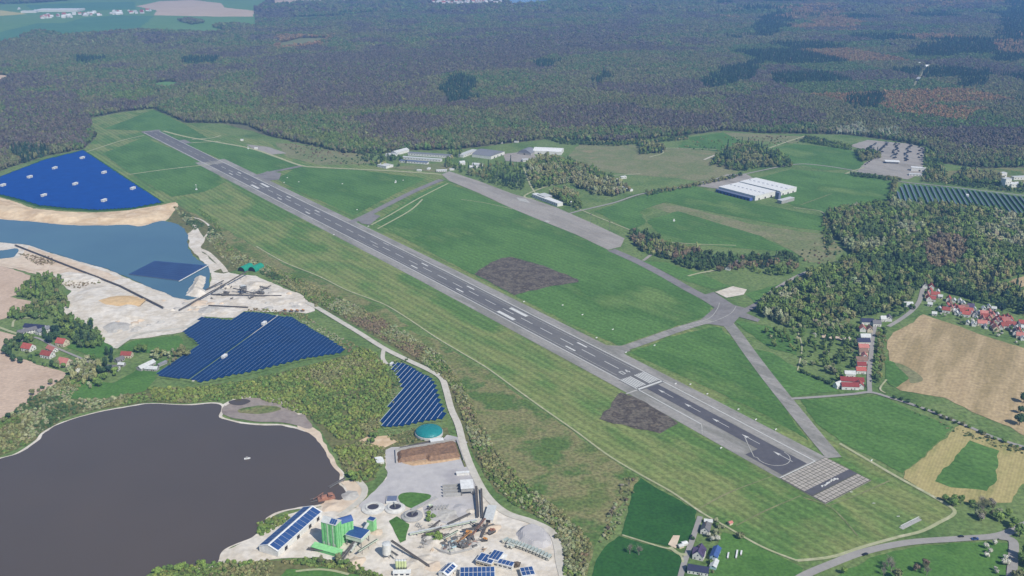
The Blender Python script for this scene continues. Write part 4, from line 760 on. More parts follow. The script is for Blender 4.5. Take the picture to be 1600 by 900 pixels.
flat_hall((1216,301), 10, 8, 15, -52, 'roof_bluegrey', 'roof_bluegrey', 'small blue-grey plant cabin on the warehouse roof gap', name='plant_room')
# --- airport buildings
flat_hall((855,310), 100, 15, 7, -57, 'wall_white', 'roof_white', 'long white terminal building beside the apron', name='terminal_building', wins=14)
flat_hall((851,305), 30, 20, 9, -57, 'wall_grey', 'roof_light', 'taller pale block at the end of the terminal', name='terminal_building', wins=5)
flat_hall((857,234), 78, 46, 9, -12, 'wall_white', 'roof_white', 'big white hangar with low curved roof beside the forest edge', name='hangar', arch=5, gates=[('f', -.3), ('f', 0), ('f', .3)])
flat_hall((824,237), 36, 40, 6, 62, 'wall_grey', 'roof_grey', 'grey arched aircraft shelter left of the big white hangar', name='hangar', arch=9, gates=[('l', 0)])
flat_hall((826,249), 34, 16, 5, 10, 'wall_white', 'roof_light', 'low pale building in front of the grey aircraft shelter', wins=6)
flat_hall((763,239), 60, 72, 8, -30, 'wall_white', 'roof_grey', 'wide hangar with dark grey arched roof and white front', name='hangar', arch=7, gates=[('r', -.25), ('r', 0), ('r', .25)])
flat_hall((731,238), 76, 16, 7, 62, 'wall_white', 'roof_light', 'slim white building left of the dark grey hangar', wins=9)
flat_hall((672,240.5), 124, 15, 7, -17, 'wall_white', 'roof_grey', 'longest white hall with grey roof in the airport yard', wins=16)
flat_hall((659,247), 112, 12, 6, -18, 'wall_white', 'roof_light', 'long narrow white hall in the middle of the airport yard', wins=14)
flat_hall((647,252), 80, 12, 5, -19, 'wall_white', 'roof_bluegrey', 'long low hall with blue-grey roof facing the taxiway', wins=10)
house((625,235), 54, 20, 7, 4, 56, 'wall_white', 'roof_light', 'tall white gabled hall at the end of the airport yard', name='hall', cat='building', detail=1, chimney=False)
flat_hall((612,241), 30, 18, 5, -20, 'wall_white', 'roof_light', 'small white block beside the tall gabled hall', wins=3)
house((602,257), 32, 26, 6, 2.5, -38, 'wall_white', 'roof_light', 'single pale shed on the meadow beside the perimeter road', name='hall', cat='building', detail=1, chimney=False)
house((722,253), 14, 11, 6, 4, 20, 'wall_white', 'roof_light', 'small white house with pale roof between airport trees', detail=1)
house((746,256), 26, 12, 5, 3, -18, 'wall_white', 'roof_light', 'long white bungalow between airport trees', detail=1)
house((740,260), 20, 8, 3.5, 2, -12, 'wall_white', 'roof_white', 'low white shed in front of the long bungalow', detail=1, chimney=False)
flat_hall((690,266), 26, 10, 4, 5, 'wall_white', 'roof_white', 'low white passenger building at the taxiway corner', wins=5)
for q, l in (((655,265.5), 'small white kiosk at the taxiway corner'), ((670,263), 'white storage tent beside the taxiway corner'), ((706,264), 'white container beside the airport trees'), ((784,222), 'pale hut at the forest edge above the grey hangar'), ((807,221), 'white cottage at the forest edge above the shelter')):
    flat_hall(q, 12, 6, 3.5, random.choice([-18, 10, 70]), 'wall_white', 'roof_white', l, name='hut', cat='hut')
flat_hall((905,281), 40, 9, 4, 15, 'wall_white', 'roof_light', 'pale strip building in the pines beyond the terminal', wins=6)
flat_hall((977,294), 42, 9, 4, -52, 'wall_white', 'roof_white', 'narrow white building where the lane bends', wins=6)
flat_hall((963,280), 20, 9, 4, 20, 'wall_white', 'roof_light', 'small pale barrack beside the dry meadow', wins=4)
flat_hall((974,276), 14, 8, 5, 20, 'wall_white', 'roof_white', 'little white cube house beside the dry meadow', wins=2)
flat_hall((1144,239), 44, 12, 5, -12, 'panel_blue_wall', 'roof_bluegrey', 'blue building half hidden in the copse', wins=5)
house((1139,417), 16, 9, 3.5, 3, 60, 'wall_white', 'tile_grey', 'dark-roofed white house in the wood beside the taxiway', detail=1)
house((1150,409), 14, 8, 3.5, 2.5, 60, 'wall_grey', 'tile_grey', 'grey shed in the wood beside the taxiway', detail=1, chimney=False)
o = thing('lamp_mast', 'slim pale mast with lamp head beside the terminal', 'mast', (*G(892, 333), .5)); MB().cyl(0, 0, 0, 24, .5, .3, 8).build('pole', 'steel', o); MB().box(-1.4, 1.4, -1.4, 1.4, 24, 26).build('lamp_head', 'white_paint', o)
MASTP = MB().cyl(0, 0, 0, 22, .28, .16, 6).mesh('pole', 'steel'); MASTH = MB().box(-1.5, 1.5, -.4, .4, 21.5, 22.5).mesh('lamp_head', 'steel_dark')
for q in ((923,351),(952,363),(696,268),(734,277),(808,298)): o = thing('floodlight_mast', 'thin floodlight mast at the apron edge', 'mast', (*G(*q), .5), 0, 'floodlight masts along the apron'); link('pole', MASTP, o); link('lamp_head', MASTH, o)
# --- car lot
flat_hall((1394,252), 30, 16, 5.5, -12, 'wall_grey', 'roof_white', 'white flat canopy standing in the gravel lot', name='canopy', cat='canopy', par=3)
flat_hall((1437,262), 14, 40, 9, 72, 'wall_white', 'roof_white', 'tall white building at the edge of the gravel lot', gates=[('l', 0)])
flat_hall((1430,272), 30, 12, 4, -12, 'wall_white', 'roof_light', 'low white office at the gravel lot corner', wins=4)
# --- industry on the right
flat_hall((1567,270), 16, 12, 14, 20, 'wall_white', 'roof_light', 'white square tower block at the forest edge', wins=2); flat_hall((1573,279), 18, 14, 20, 20, 'wall_white', 'roof_light', 'tallest white block of the works at the forest edge', wins=3); flat_hall((1592,286), 52, 18, 8, 12, 'wall_white', 'roof_white', 'long white works hall at the forest edge', wins=6); flat_hall((1594,276), 40, 12, 7, 8, 'wall_white', 'roof_light', 'rear white works hall at the forest edge', wins=5)
# --- two green tunnel halls at the gravel works
for i, q in enumerate(((377,424.5), (393.5,424.5))):
    a = G(*q); o = thing('tunnel_hall', 'green half-round tunnel hall with black open mouth, ' + ('beside the sandy path' if i == 0 else 'beside the scrub'), 'hall', (*a, .6), R(66)); n = 12; r_t = 8.2; Lh = 26
    for nm, r1, mt in (('shell', r_t, 'teal_hall'),):
        mb = MB(); pts = [(r1*math.cos(math.pi*k/n), r1*math.sin(math.pi*k/n)) for k in range(n+1)]; pin = [(a_*.95, b_*.95) for a_, b_ in pts]
        mb.add([(0, *q_) for q_ in pts]+[(Lh, *q_) for q_ in pts]+[(0, *q_) for q_ in pin]+[(Lh, *q_) for q_ in pin], [(k, k+1, k+n+2, k+n+1) for k in range(n)]+[(2*n+2+k, 3*n+3+k, 3*n+4+k, 2*n+3+k) for k in range(n)]+[(k, 2*n+2+k, 2*n+3+k, k+1) for k in range(n)]); mb.build(nm, mt, o)
        MB().add([(Lh-.4, *q_) for q_ in pts], [tuple(range(n+1))]).build('rear_wall', 'teal_hall', o); MB().add([(.5, *q_) for q_ in pin], [tuple(range(n+1))]).build('mouth_shade', 'rubber', o)  # black sheet inside the open mouth stands in for its inner shade

# --- houses: bottom cluster by the lane
house((1103,823), 12, 8.5, 4.5, 3.6, 70, 'wall_white', 'tile_grey', 'grey-roofed white house at the end of the lane', detail=2)
o = house((1093,860), 14, 10, 5, 5, 66, 'wall_white', 'tile_violet', 'white house with steep violet cross-gabled roof', detail=2)
wm, rm = gable_parts(11, 8, 5, 4.6, 'wall_white', 'tile_violet'); link('wall', wm, o, (-1, 0, 0), R(-90)); link('roof', rm, o, (-1, 0, .05), R(-90))
house((1118,862), 17, 7, 4.5, 2.2, 66, 'wall_pale_blue', 'roof_blue', 'long narrow house with bright blue roof', detail=2, chimney=False)
house((1116,880), 12, 6, 3, 1.5, 66, 'wall_pale_blue', 'roof_light', 'pale blue annex below the blue-roofed house', detail=1, chimney=False)
house((1091,887), 19, 9, 4, 3.4, -15, 'wall_white', 'tile_navy', 'long white barn with navy roof by the lane', detail=2, chimney=False)
house((1107,813), 8, 5, 2.6, 1.5, -12, 'wall_grey', 'roof_light', 'little grey shed above the grey-roofed house', detail=0, name='shed', chimney=False, cat='shed'); house((1069.5,848), 5, 4, 2.6, .8, 20, 'wall_white', 'roof_white', 'white garden hut opposite the lane', detail=0, name='shed', chimney=False, cat='shed'); house((1064,852), 5, 4, 2.4, .8, 20, 'wall_cream', 'roof_light', 'cream garden hut beside the sand plot', detail=0, name='shed', chimney=False, cat='shed')
house((1141,816), 4, 3.5, 2.6, 1, 30, 'wall_cream', 'tile_pink', 'tiny cream hut on the airfield track', detail=0, name='shed', chimney=False, cat='shed')
for q, l, L in (((1137.5,870), 'short white wood stack in the meadow', 9), ((1151,868), 'long white wood stack in the meadow', 13), ((1158,866), 'white wood stack beside the long one', 7)):
    o = thing('wood_stack', l, 'wood stack', (*G(*q), .6), R(72)); MB().box(-L/2, L/2, -.6, .6, 0, 1.5).build('logs', 'bark_pale', o); MB().box(-L/2-.1, L/2+.1, -.75, .75, 1.5, 1.62).build('cover', 'roof_white', o)
# --- hamlet on the left
HL = 'hamlet houses by the pale field'
house((44,541), 13, 10, 4.5, 4.5, -20, 'wall_white', 'tile_red', 'red-roofed white house framed by dark hedge trees', HL); house((97,533), 12, 10, 5, 4.5, -20, 'wall_cream', 'tile_red', 'red-roofed cream house across the hamlet lane', HL); house((81,544), 14, 7, 3.5, 3, -35, 'wall_white', 'tile_pink', 'narrow pink-roofed shed along the hamlet lane', HL, chimney=False); house((74,552), 14, 9, 4.5, 4, -20, 'wall_white', 'tile_red', 'red-roofed house in the middle of the hamlet', HL); house((101,564), 13, 11, 4.5, 5, -20, 'wall_cream', 'tile_pink', 'pink-roofed house nearest the pale field corner', HL)
house((198,552), 15, 9, 4.5, 4, -5, 'wall_cream', 'tile_red', 'red-roofed house beside the grey farmyard'); house((177,573), 16, 8, 4, 3.5, -8, 'wall_white', 'tile_grey', 'grey-roofed white farmhouse in the hamlet trees'); house((186,560), 12, 8, 3.5, 3, 60, 'wall_grey', 'tile_grey', 'grey barn of the hamlet farmyard', chimney=False); house((190,568), 9, 6, 3, 2, -8, 'wall_grey', 'roof_light', 'small pale shed of the hamlet farmyard', chimney=False, detail=1)
house((228,569), 26, 9, 4, 3, 62, 'wall_grey', 'roof_light', 'long grey barn wing beside the solar park', chimney=False, detail=1); house((237,574), 18, 8, 3.5, 2.5, -8, 'wall_grey', 'roof_light', 'short grey barn wing beside the solar park', chimney=False, detail=1); house((253,567), 14, 5, 3, 1.6, 60, 'wall_grey', 'roof_grey', 'narrow grey shed at the edge of the solar park', chimney=False, detail=0)
house((55,509), 34, 12, 6, 3.5, -12, 'wall_white', 'tile_navy', 'long white farm building with dark blue roof'); house((42,515), 26, 11, 5.5, 3, 40, 'wall_white', 'tile_grey', 'white farm wing with grey roof', chimney=False); house((67,514), 20, 11, 5.5, 3, 60, 'wall_white', 'roof_grey', 'white farm wing with light grey roof', chimney=False)
# --- row along the street below the gardens
SR = 'houses along the street beside the brown field'
for q, L, W, dg, wl, rf, l in (((1355,500),18,11,-4,'wall_white','tile_navy','navy-roofed house at the upper end of the street'), ((1370,503),12,9,-4,'wall_white','tile_grey','grey-roofed house across the upper street'), ((1348,511),12,9,80,'wall_white','tile_pink','pink-roofed house below the navy-roofed one'), ((1359,512),11,8,80,'wall_cream','tile_brown','brown-roofed house below the navy-roofed one'), ((1352,524),14,9,-2,'wall_white','roof_light','white house with pale roof in the street'), ((1349,531),18,10,-2,'wall_white','tile_navy','broad white house with deep navy roof'), ((1349,540),14,10,-4,'wall_white','tile_pink','pink-roofed house below the broad navy roof'), ((1349,547),12,9,-4,'wall_cream','tile_brown','cream house with brownish roof in the street'), ((1351,554),10,8,80,'wall_white','tile_pink','narrow white gabled house in the street'), ((1346,560),15,10,-4,'wall_white','tile_brown','brown-roofed house above the dark red one'), ((1346,568),12,8,-4,'wall_white','tile_dark_red','small dark red roofed house in the street'), ((1345,576),13,9,-4,'wall_white','tile_red','white house with red roof and annex'), ((1328,582),14,6,-4,'wall_white','roof_light','flat pale garage behind the red-roofed house'), ((1331,592),30,10,-8,'wall_white','tile_dark_red','long farmhouse with dark red roof at the street end'), ((1328,600.5),22,9,-4,'wall_white','tile_dark_red','deep red roofed wing of the corner farm'), ((1343,599),12,10,80,'wall_white','tile_red','white gabled front of the corner farm'), ((1309,599),9,7,30,'wall_white','roof_light','small white annex west of the corner farm'), ((1389,495),11,9,75,'wall_white','tile_grey','tall white gabled house by the curved road'), ((1380,496),8,7,0,'wall_white','roof_light','little white house beside the tall gabled one'), ((1419,474),14,10,0,'wall_white','roof_light','white house with pale roof above the road bend'), ((1417,454),20,9,-4,'wall_white','roof_light','long pale house at the top of the road')):
    house(q, L, W, 5, 3.8, dg, wl, rf, l, SR, detail=1)
# --- village beside the brown field
V = [(250,170,0),(312,212,0),(236,255,0),(188,105,3),(266,118,0),(450,345,0),(500,372,1),(440,392,0),(575,380,0),(640,408,0),(702,428,0),(600,290,2),(770,385,2),(790,490,2),(655,365,4),(725,352,5),(530,285,2),(470,262,0),(882,435,1),(944,418,1),(985,455,1),(868,498,1),(932,535,0),(990,565,0),(1055,492,0),(1110,488,0),(1160,478,0),(1195,505,0),(1128,572,0),(1080,585,0),(1180,600,2),(1232,555,2),(1282,570,3),(1330,545,0),(1252,650,3),(1322,655,2),(1335,725,2),(1220,605,3),(828,560,2),(250,330,2),(690,545,2),(760,560,2),(610,450,2),(560,430,2),(1040,450,2),(1000,380,2),(1090,362,2),(940,355,2),(1345,600,2),(1400,560,0),(1420,640,0),(1460,600,1),(1490,690,0),(360,380,2),(300,440,2),(640,318,2),(370,240,2),(1020,600,1),(880,380,2),(1150,530,1),(220,215,1),(275,260,0),(340,180,2),(480,320,4),(540,360,0),(610,375,1),(670,440,0),(740,440,2),(820,430,2),(900,470,0),(950,480,1),(1020,520,0),(1090,530,0),(1140,510,1),(1200,560,0),(1260,600,2),(1290,640,0),(1310,690,1),(860,545,1),(905,590,2),(700,400,0),(560,405,2),(780,440,3),(1010,480,2),(1060,545,2)]
VL = {0: ('tile_red', 'wall_white', 'red-roofed white village house'), 1: ('tile_pink', 'wall_cream', 'pink-roofed cream village house'), 2: ('roof_light', 'wall_white', 'pale-roofed white village house'), 3: ('tile_grey', 'wall_white', 'grey-roofed white village house'), 4: ('tile_brown', 'wall_white', 'brown-roofed village house'), 5: ('tile_violet', 'wall_white', 'violet-roofed village house')}
for i, (x, y, k) in enumerate(V):
    rf, wl, l = VL[k]; small = k == 2; L = random.choice([7, 8, 9] if small else [10, 11, 13]); W = random.choice([5, 6] if small else [7, 8])
    house((1420+x/7.5, 430+y/7.5), L, W, 3.6 if small else 5, 2.6 if small else 4.2, random.choice([-22, 66, 64, 70, 75, -15]), wl, rf, l+' above the brown stubble field', 'village houses, '+l, detail=1, chimney=k != 2)
# --- far village and town at the horizon
fv = {}
def far_house(px, L, rf, label, group):
    k = (L, rf)
    if k not in fv: wm_, rm_ = gable_parts(L, L*.7, L*.4, L*.3, 'wall_white', rf); fv[k] = (wm_, rm_)
    if label is None: label = {'tile_red': 'tiny red-roofed house', 'tile_pink': 'tiny pink-roofed house', 'roof_light': 'tiny grey-roofed house', 'roof_white': 'tiny white-roofed house'}[rf]+(' of the far village between teal fields' if 'village' in group else ' of the far town beside the distant lake'); group += ', '+label.split(' of ')[0][5:]
    p_ = G(*px); o = tag(link('house', fv[k][0], None, (*p_, 1), random.uniform(0, 3)), label, 'house', group); link('roof', fv[k][1], o)
for i in range(58): x = random.uniform(66, 240); far_house((x, 26.5-(x-66)/174*8+random.uniform(-2.5, 2.5)+(1.5 if x < 130 else 0)), random.choice([20, 24, 28]), random.choice(['tile_red', 'roof_light', 'tile_pink', 'roof_white']), None, 'houses of the far village')
for i in range(50): far_house((random.uniform(672, 790), random.uniform(1, 9)), random.choice([24, 28, 32]), random.choice(['tile_red', 'roof_light', 'tile_pink', 'roof_white']), None, 'houses of the far town')
flat_hall((93,14.5), 330, 180, 14, 4, 'wall_white', 'roof_white', 'huge white greenhouse hall at the far village', name='greenhouse'); flat_hall((46,17), 110, 60, 14, 8, 'wall_white', 'roof_white', 'far white hall beside the yellow field')
for q in ((30,15),(55,18),(1455,51),(1439,103),(1448,107),(1436,127)): far_house(q, 22, 'roof_white', 'lone white hut in the distant land', 'lone far huts')

# ------------------------------------------------------------------ concrete and gravel plant
road('lane', [(301,597),(350,560),(412,510),(434,493)], 3.4, 5, 'gravel_road', smooth=False)
PD = R(-23.5)                                     # the plant's long axes
def local(o, mb, nm, mt): return mb.build(nm, mt, o)
# long hall with solar roof
c = (G(404.7,853,7)+G(502.7,800,7)+np.array([0,0])+G(434,861.5,7)+G(475,792.6,7))/4
house_o = thing('long_hall', 'long white hall with blue solar panels on both roof slopes beside the brown lake', 'hall', (*((np.array([-224.9,785.9])+np.array([-215.3,862.1]))/2), .85), R(66.3))
wm, rm = gable_parts(74, 22, 6.5, 4, 'wall_white', 'roof_white'); link('wall', wm, house_o); rr_ = link('roof', rm, house_o)
for s in (-1, 1):
    for k in range(12):
        sl_ = 4/11.; x0 = -36+6.0*k; y0, y1 = (1.3, 10.9); zf = lambda y: 6.5+4+.42-y*sl_
        MB().add([(x0+.12, s*y0, zf(y0)), (x0+5.88, s*y0, zf(y0)), (x0+5.88, s*y1, zf(y1)), (x0+.12, s*y1, zf(y1))], [(0, 1, 2, 3)]).build('solar_panel', 'cells_roof', rr_)
for x in (-24, -4, 16, 30): link('gate', GATE, house_o, (x, -11.08, 0))
# green mixing tower
o = thing('mixing_tower', 'tall green concrete mixing tower with ribbed walls and gabled solar roof', 'tower', (-175.5, 804.5, .85), PD)
MB().box(-8.2, 8.2, -5, 5, 0, 28).build('wall', 'plant_green', o)
for k in range(6): MB().box(-8.2+3.1*k, -7.3+3.1*k, -5.35, -5.003, 0, 28).build('rib', 'plant_pale' if k in (2, 4) else 'plant_green_dark', o)
for k in range(3): MB().box(8.203, 8.5, -4.4+3.4*k, -3.6+3.4*k, 0, 28).build('rib', 'plant_green_dark', o)
for x, z in ((-4.6, 9), (-4.6, 17), (1.6, 12), (1.6, 21), (4.7, 7)): MB().box(x-.5, x+.5, -5.12, -5.002, z, z+4.5).build('window', 'glass_dark', o)
for x in (-5.6, 0, 5): MB().box(x-1.6, x+1.6, -5.2, -5.002, 0, 6).build('loading_bay', 'plant_pale', o)
mb = MB(); mb.add([(-8.7,-5.6,28),(8.7,-5.6,28),(8.7,5.6,28),(-8.7,5.6,28),(-8.7,0,32),(8.7,0,32)], [(0,1,5,4),(2,3,4,5),(1,2,5),(3,0,4),(0,3,2,1)]); r_o = mb.build('roof', 'roof_light', o)
for k in range(3): MB().add([(1.2+2.4*k, -5.0, 28.75), (3.4+2.4*k, -5.0, 28.75), (3.4+2.4*k, -.7, 31.82), (1.2+2.4*k, -.7, 31.82)], [(0, 1, 2, 3)]).build('solar_panel', 'cells_roof', r_o)
o = thing('mixing_tower', 'lower green tower block with rounded blue roof behind the mixing tower', 'tower', (-164.5, 815, .85), R(30)); MB().box(-7, 7, -5, 5, 0, 22).build('wall', 'plant_green', o); n = 8; mb = MB(); pts = [(-5.3+10.6*i/n, 22+3.6*math.sin(math.pi*i/n)) for i in range(n+1)]
mb.add([(-7.3, a, b) for a, b in pts]+[(7.3, a, b) for a, b in pts], [(i, i+1, i+n+2, i+n+1) for i in range(n)]+[tuple(range(n, -1, -1)), tuple(range(n+1, 2*n+2))]); mb.build('roof', 'roof_blue', o)
for k in range(4): MB().box(-6.4+3.6*k, -5.6+3.6*k, -5.3, -5.003, 0, 22).build('rib', 'plant_green_dark', o)
o = thing('loading_shed', 'low green lean-to along the foot of the mixing tower', 'shed', (-179, 793.5, .85), PD); MB().box(-16, 16, -3, 3, 0, 3.4).build('wall', 'plant_green_dark', o); MB().add([(-16.3,-3.5,3.4),(16.3,-3.5,3.4),(16.3,3.3,5.2),(-16.3,3.3,5.2),(-16.3,-3.5,3.7),(16.3,-3.5,3.7),(16.3,3.3,5.5),(-16.3,3.3,5.5)], [(0,3,2,1),(4,5,6,7),(0,1,5,4),(1,2,6,5),(2,3,7,6),(3,0,4,7)]).build('roof', 'plant_green', o)
o = thing('aggregate_bunker', 'raised bunker house with flat blue solar roof on steel legs', 'bunker', (-151.5, 809, .85), PD); MB().box(-8.8, 8.8, -7.6, 7.6, 7, 11.5).build('wall', 'plant_pale', o); r_o = MB().box(-9.4, 9.4, -8.2, 8.2, 11.5, 12).build('roof', 'roof_white', o)
for i in range(5):
    for j in range(3): MB().box(-9+3.62*i, -5.5+3.62*i, -7.9+5.3*j, -2.7+5.3*j, 12.05, 12.2).build('solar_panel', 'cells_roof', r_o)
for x in (-8, 0, 8):
    for y in (-7, 7): MB().box(x-.35, x+.35, y-.35, y+.35, 0, 7).build('leg', 'steel', o)
for x in (-5, 0, 5): MB().lathe(x, 0, [(2.3, 7), (.7, 3.6), (.7, 2.8)], 10).build('hopper', 'steel', o)
o = thing('elevator_tower', 'small square green tower with blue panel roof beside the bunker house', 'tower', (-140.5, 830.5, .85), PD); MB().box(-3.6, 3.6, -3, 3, 0, 13).build('wall', 'plant_green', o); r_o = MB().box(-3.9, 3.9, -3.3, 3.3, 13, 13.4).build('roof', 'roof_light', o); MB().box(-3.4, 3.4, -2.8, 2.8, 13.45, 13.6).build('solar_panel', 'cells_roof', r_o); MB().box(-3.9, -3.62, -3, 3, 0, 13).build('rib', 'plant_green_dark', o)
# silos
def silo(px, r, h, mt, label, group=None, cone=True, top='dome'):
    p_ = G(*px); o = thing('silo', label, 'silo', (*p_, .85), 0, group); MB().cyl(0, 0, 4 if cone else 0, h, r, r, 20).build('shell', mt, o)
    if cone:
        MB().lathe(0, 0, [(r, 4), (.5, .9)], 16).build('cone', mt, o)
        for k in range(4): a = .78+k*1.57; MB().box(r*.85*math.cos(a)-.2, r*.85*math.cos(a)+.2, r*.85*math.sin(a)-.2, r*.85*math.sin(a)+.2, 0, 4.6).build('leg', 'steel', o)
    MB().lathe(0, 0, [(r+.1, h-.05), (r*.6, h+.8), (.01, h+1.1)], 16).build('cap', 'roof_light', o); MB().tube((r*.9, .2, .5), (r*.9, .2, h+1.2), .15).build('pipe', 'steel', o)
    return o
silo((605,871), 4.4, 15, 'wall_white', 'fat white cement silo standing alone in the plant yard')
for i in range(4): silo((620.5+4.2*i, 892), 1.55, 11, 'silo_yellow', 'slim yellow-green silo in the row of four', 'four slim silos', True)
flat_hall((628,894.5), 16, 5, 3, 3, 'wall_white', 'roof_white', 'low white control cabin at the foot of the four silos', name='control_cabin', wins=3, zb=.85)
# round clarifier tanks
def tank(px, ro, ri, label, h=3.2, bridge=True, rim='tank_rim'):
    p_ = G(*px); o = thing('clarifier_tank', label, 'tank', (*p_, .85), random.uniform(0, 3)); MB().lathe(0, 0, [(ro, 0), (ro, h*.35), (ri+2.2, h*.6), (ri+1.6, h), (ri, h), (ri-.3, h-1.1)], 36).build('basin', rim, o); MB().cyl(0, 0, h-1.3, h-1.1, ri-.25, None, 36).build('sludge_water', 'sludge', o)
    if bridge: MB().box(0, ri+1.5, -.6, .6, h, h+.35).build('scraper_bridge', 'steel', o); MB().cyl(0, 0, h-1.2, h+1.1, .8, None, 10).build('drive_column', 'steel', o)
    return o
tank((583,796), 12.2, 6.2, 'left round clarifier tank with wide pale rim and dark water', bridge=False); tank((617.5,796), 10.8, 6.3, 'middle round clarifier tank next to the square basin'); tank((644,808), 11.2, 6.3, 'grey-rimmed round clarifier tank beside the lawn', rim='concrete_wall')
o = thing('settling_basin', 'square grey settling basin above the middle clarifier tank', 'basin', (*G(612.5,782), .85), R(2)); MB().box(-6, 6, -6, 6, 0, 1.6).build('basin_wall', 'concrete_wall', o); MB().box(-5.2, 5.2, -5.2, 5.2, 1.45, 1.65).build('water', 'roof_bluegrey', o); MB().box(-5.5, 5.5, -8.5, -6.05, 0, 2.4).build('steps', 'wall_white', o)
# white roofed sorting shed on stilts with bays
o = thing('sorting_shed', 'white-roofed sorting shed on stilts above concrete bays', 'shed', (*G(729.5,757,9), .85), R(6)); MB().box(-7, 7, -9, 9, 8.4, 9).build('roof', 'roof_white', o); MB().box(-6.5, 6.5, -8.5, 8.5, 4.5, 8.4).build('wall', 'wall_grey', o)
for x in (-6, 6):
    for y in (-8, 0, 8): MB().box(x-.4, x+.4, y-.4, y+.4, 0, 4.5).build('leg', 'steel_dark', o)
for y in (-9, -3, 3, 9): MB().box(-26, -7.1, y-.5, y+.5, 0, 4).build('bay_wall', 'concrete_wall', o)
for k, (x, y) in enumerate(((702,764), (703,770), (699,759))): relief('gravel_heap', GP([(x-7,y-2),(x+7,y-2),(x+7,y+1.8),(x-7,y+1.8)]), .75, 2.2, 'grey_gravel', 1.2, 60+k, edge=3, kind=None, label=('grey gravel heap in the %s bay beside the sorting shed' % ['middle', 'lower', 'upper'][k]), cat='gravel heap', freq=6)
# white field shed and storage
o = flat_hall((766,802), 26, 8.6, 4, 82, 'wall_white', 'roof_light', 'long pale storage shed beside the quarry road bend', name='storage_shed', gates=[('l', 0)], zb=.85)
flat_hall((760,874), 16, 12.5, 6, -24, 'wall_cream', 'roof_white', 'cream office with blue solar roof below the yard', name='office', wins=4, panels=(3, 1), zb=.85); flat_hall((775,869), 10, 15, 6.6, -24, 'wall_white', 'roof_white', 'white middle wing with striped solar roof', name='office', panels=(3, 1), zb=.85); flat_hall((787.5,880), 19, 7, 4.6, -22, 'wall_white', 'roof_white', 'low white wing with narrow solar roof', name='office', wins=4, panels=(5, 1), zb=.85); flat_hall((784,870), 8, 7, 3.6, -24, 'wall_white', 'roof_white', 'white flat store behind the low solar wing', name='store', zb=.85)
house((700,889), 17, 10, 4.5, 2.2, 60, 'wall_white', 'roof_white', 'white shed with blue solar roof and rounded ridge at the yard edge', solar=4, chimney=False, detail=1, name='shed', cat='shed'); flat_hall((746,896), 32, 16, 6, 2, 'wall_white', 'roof_white', 'broad hall with blue solar roof around a white skylight', name='workshop', panels=(8, 2), zb=.85); flat_hall((824,894), 12, 12, 4.5, 12, 'wall_white', 'roof_white', 'square hut with blue solar roof beside the loop road', name='hut', panels=(3, 2), zb=.85)
flat_hall((682.5,688), 15, 6, 4, 14, 'wall_white', 'roof_white', 'white gas engine container beside the teal dome', name='container', cat='container', zb=.6); flat_hall((723,739), 14, 3, 3, 8, 'wall_white', 'roof_white', 'long white container below the compost bay', name='container', cat='container', zb=.85); flat_hall((593,719), 8, 12, 2.6, 20, 'wall_white', 'roof_white', 'white garage left of the compost yard', name='container', cat='container', zb=.6)
# teal gas dome
o = thing('gas_dome', 'big round teal gas storage dome at the tip of the quarry road', 'dome', (-99.5, 1030, .6)); MB().lathe(0, 0, [(16.8, 0), (16.8, 3.4), (16.2, 3.5)], 40).build('tank_wall', 'tank_rim', o)
mb = MB(); prof = [(16.4*math.cos(a), 3.4+6.4*math.sin(a)) for a in np.linspace(0, 1.5, 9)]+[(.01, 9.8)]; mb.lathe(0, 0, prof, 40); mb.build('membrane_roof', 'teal_sheet', o)
for k in range(20): a = 2*math.pi*k/20; MB().tube((15.9*math.cos(a), 15.9*math.sin(a), 4.3), (7.5*math.cos(a), 7.5*math.sin(a), 9.32), .12, .1, 4).build('strap', 'teal_hall', o)
# compost bay: walls on three sides and the mound
mnd = [(-133,987),(-66.5,1010.5),(-58,975),(-95,966),(-98,971),(-129.5,962)]
relief('compost_mound', np.array(mnd), .75, 5.5, 'compost', 1.6, 71, edge=4, kind=None, label='broad brown compost mound inside the concrete bay', cat='compost mound', freq=9, base=.6)
relief('wood_chip_heap', np.array([(-129,963.5),(-96,972),(-94,967),(-60,976),(-58,970),(-80,962),(-112,955)]), .75, 2.0, 'compost_light', 1.6, 72, edge=4, kind=None, label='pale wood chip heap along the front of the compost mound', cat='wood chip heap', freq=8, base=.4)
for k, (a, b, h_) in enumerate((((-135,988.5), (-66,1013), 3.5), ((-135,988.5), (-131,961), 2.8), ((-65.5,1012), (-55,966), 3.0))):
    a = np.array(a); b = np.array(b); d_ = b-a; L = np.hypot(*d_); o = tag(MB().box(0, L, -.4, .4, 0, h_).build('retaining_wall', 'concrete_wall', None, (*a, .7), math.atan2(d_[1], d_[0])), ['long rear concrete wall of the compost bay', 'left concrete wall of the compost bay', 'right concrete wall of the compost bay'][k], 'wall')
o = tag(MB().box(0, 56, -1.2, 1.2, 0, 1.1).build('embankment', 'scrub_ground', None, (-66, 1008, .7), R(-76)), 'green bank along the right wall of the compost bay', 'bank')
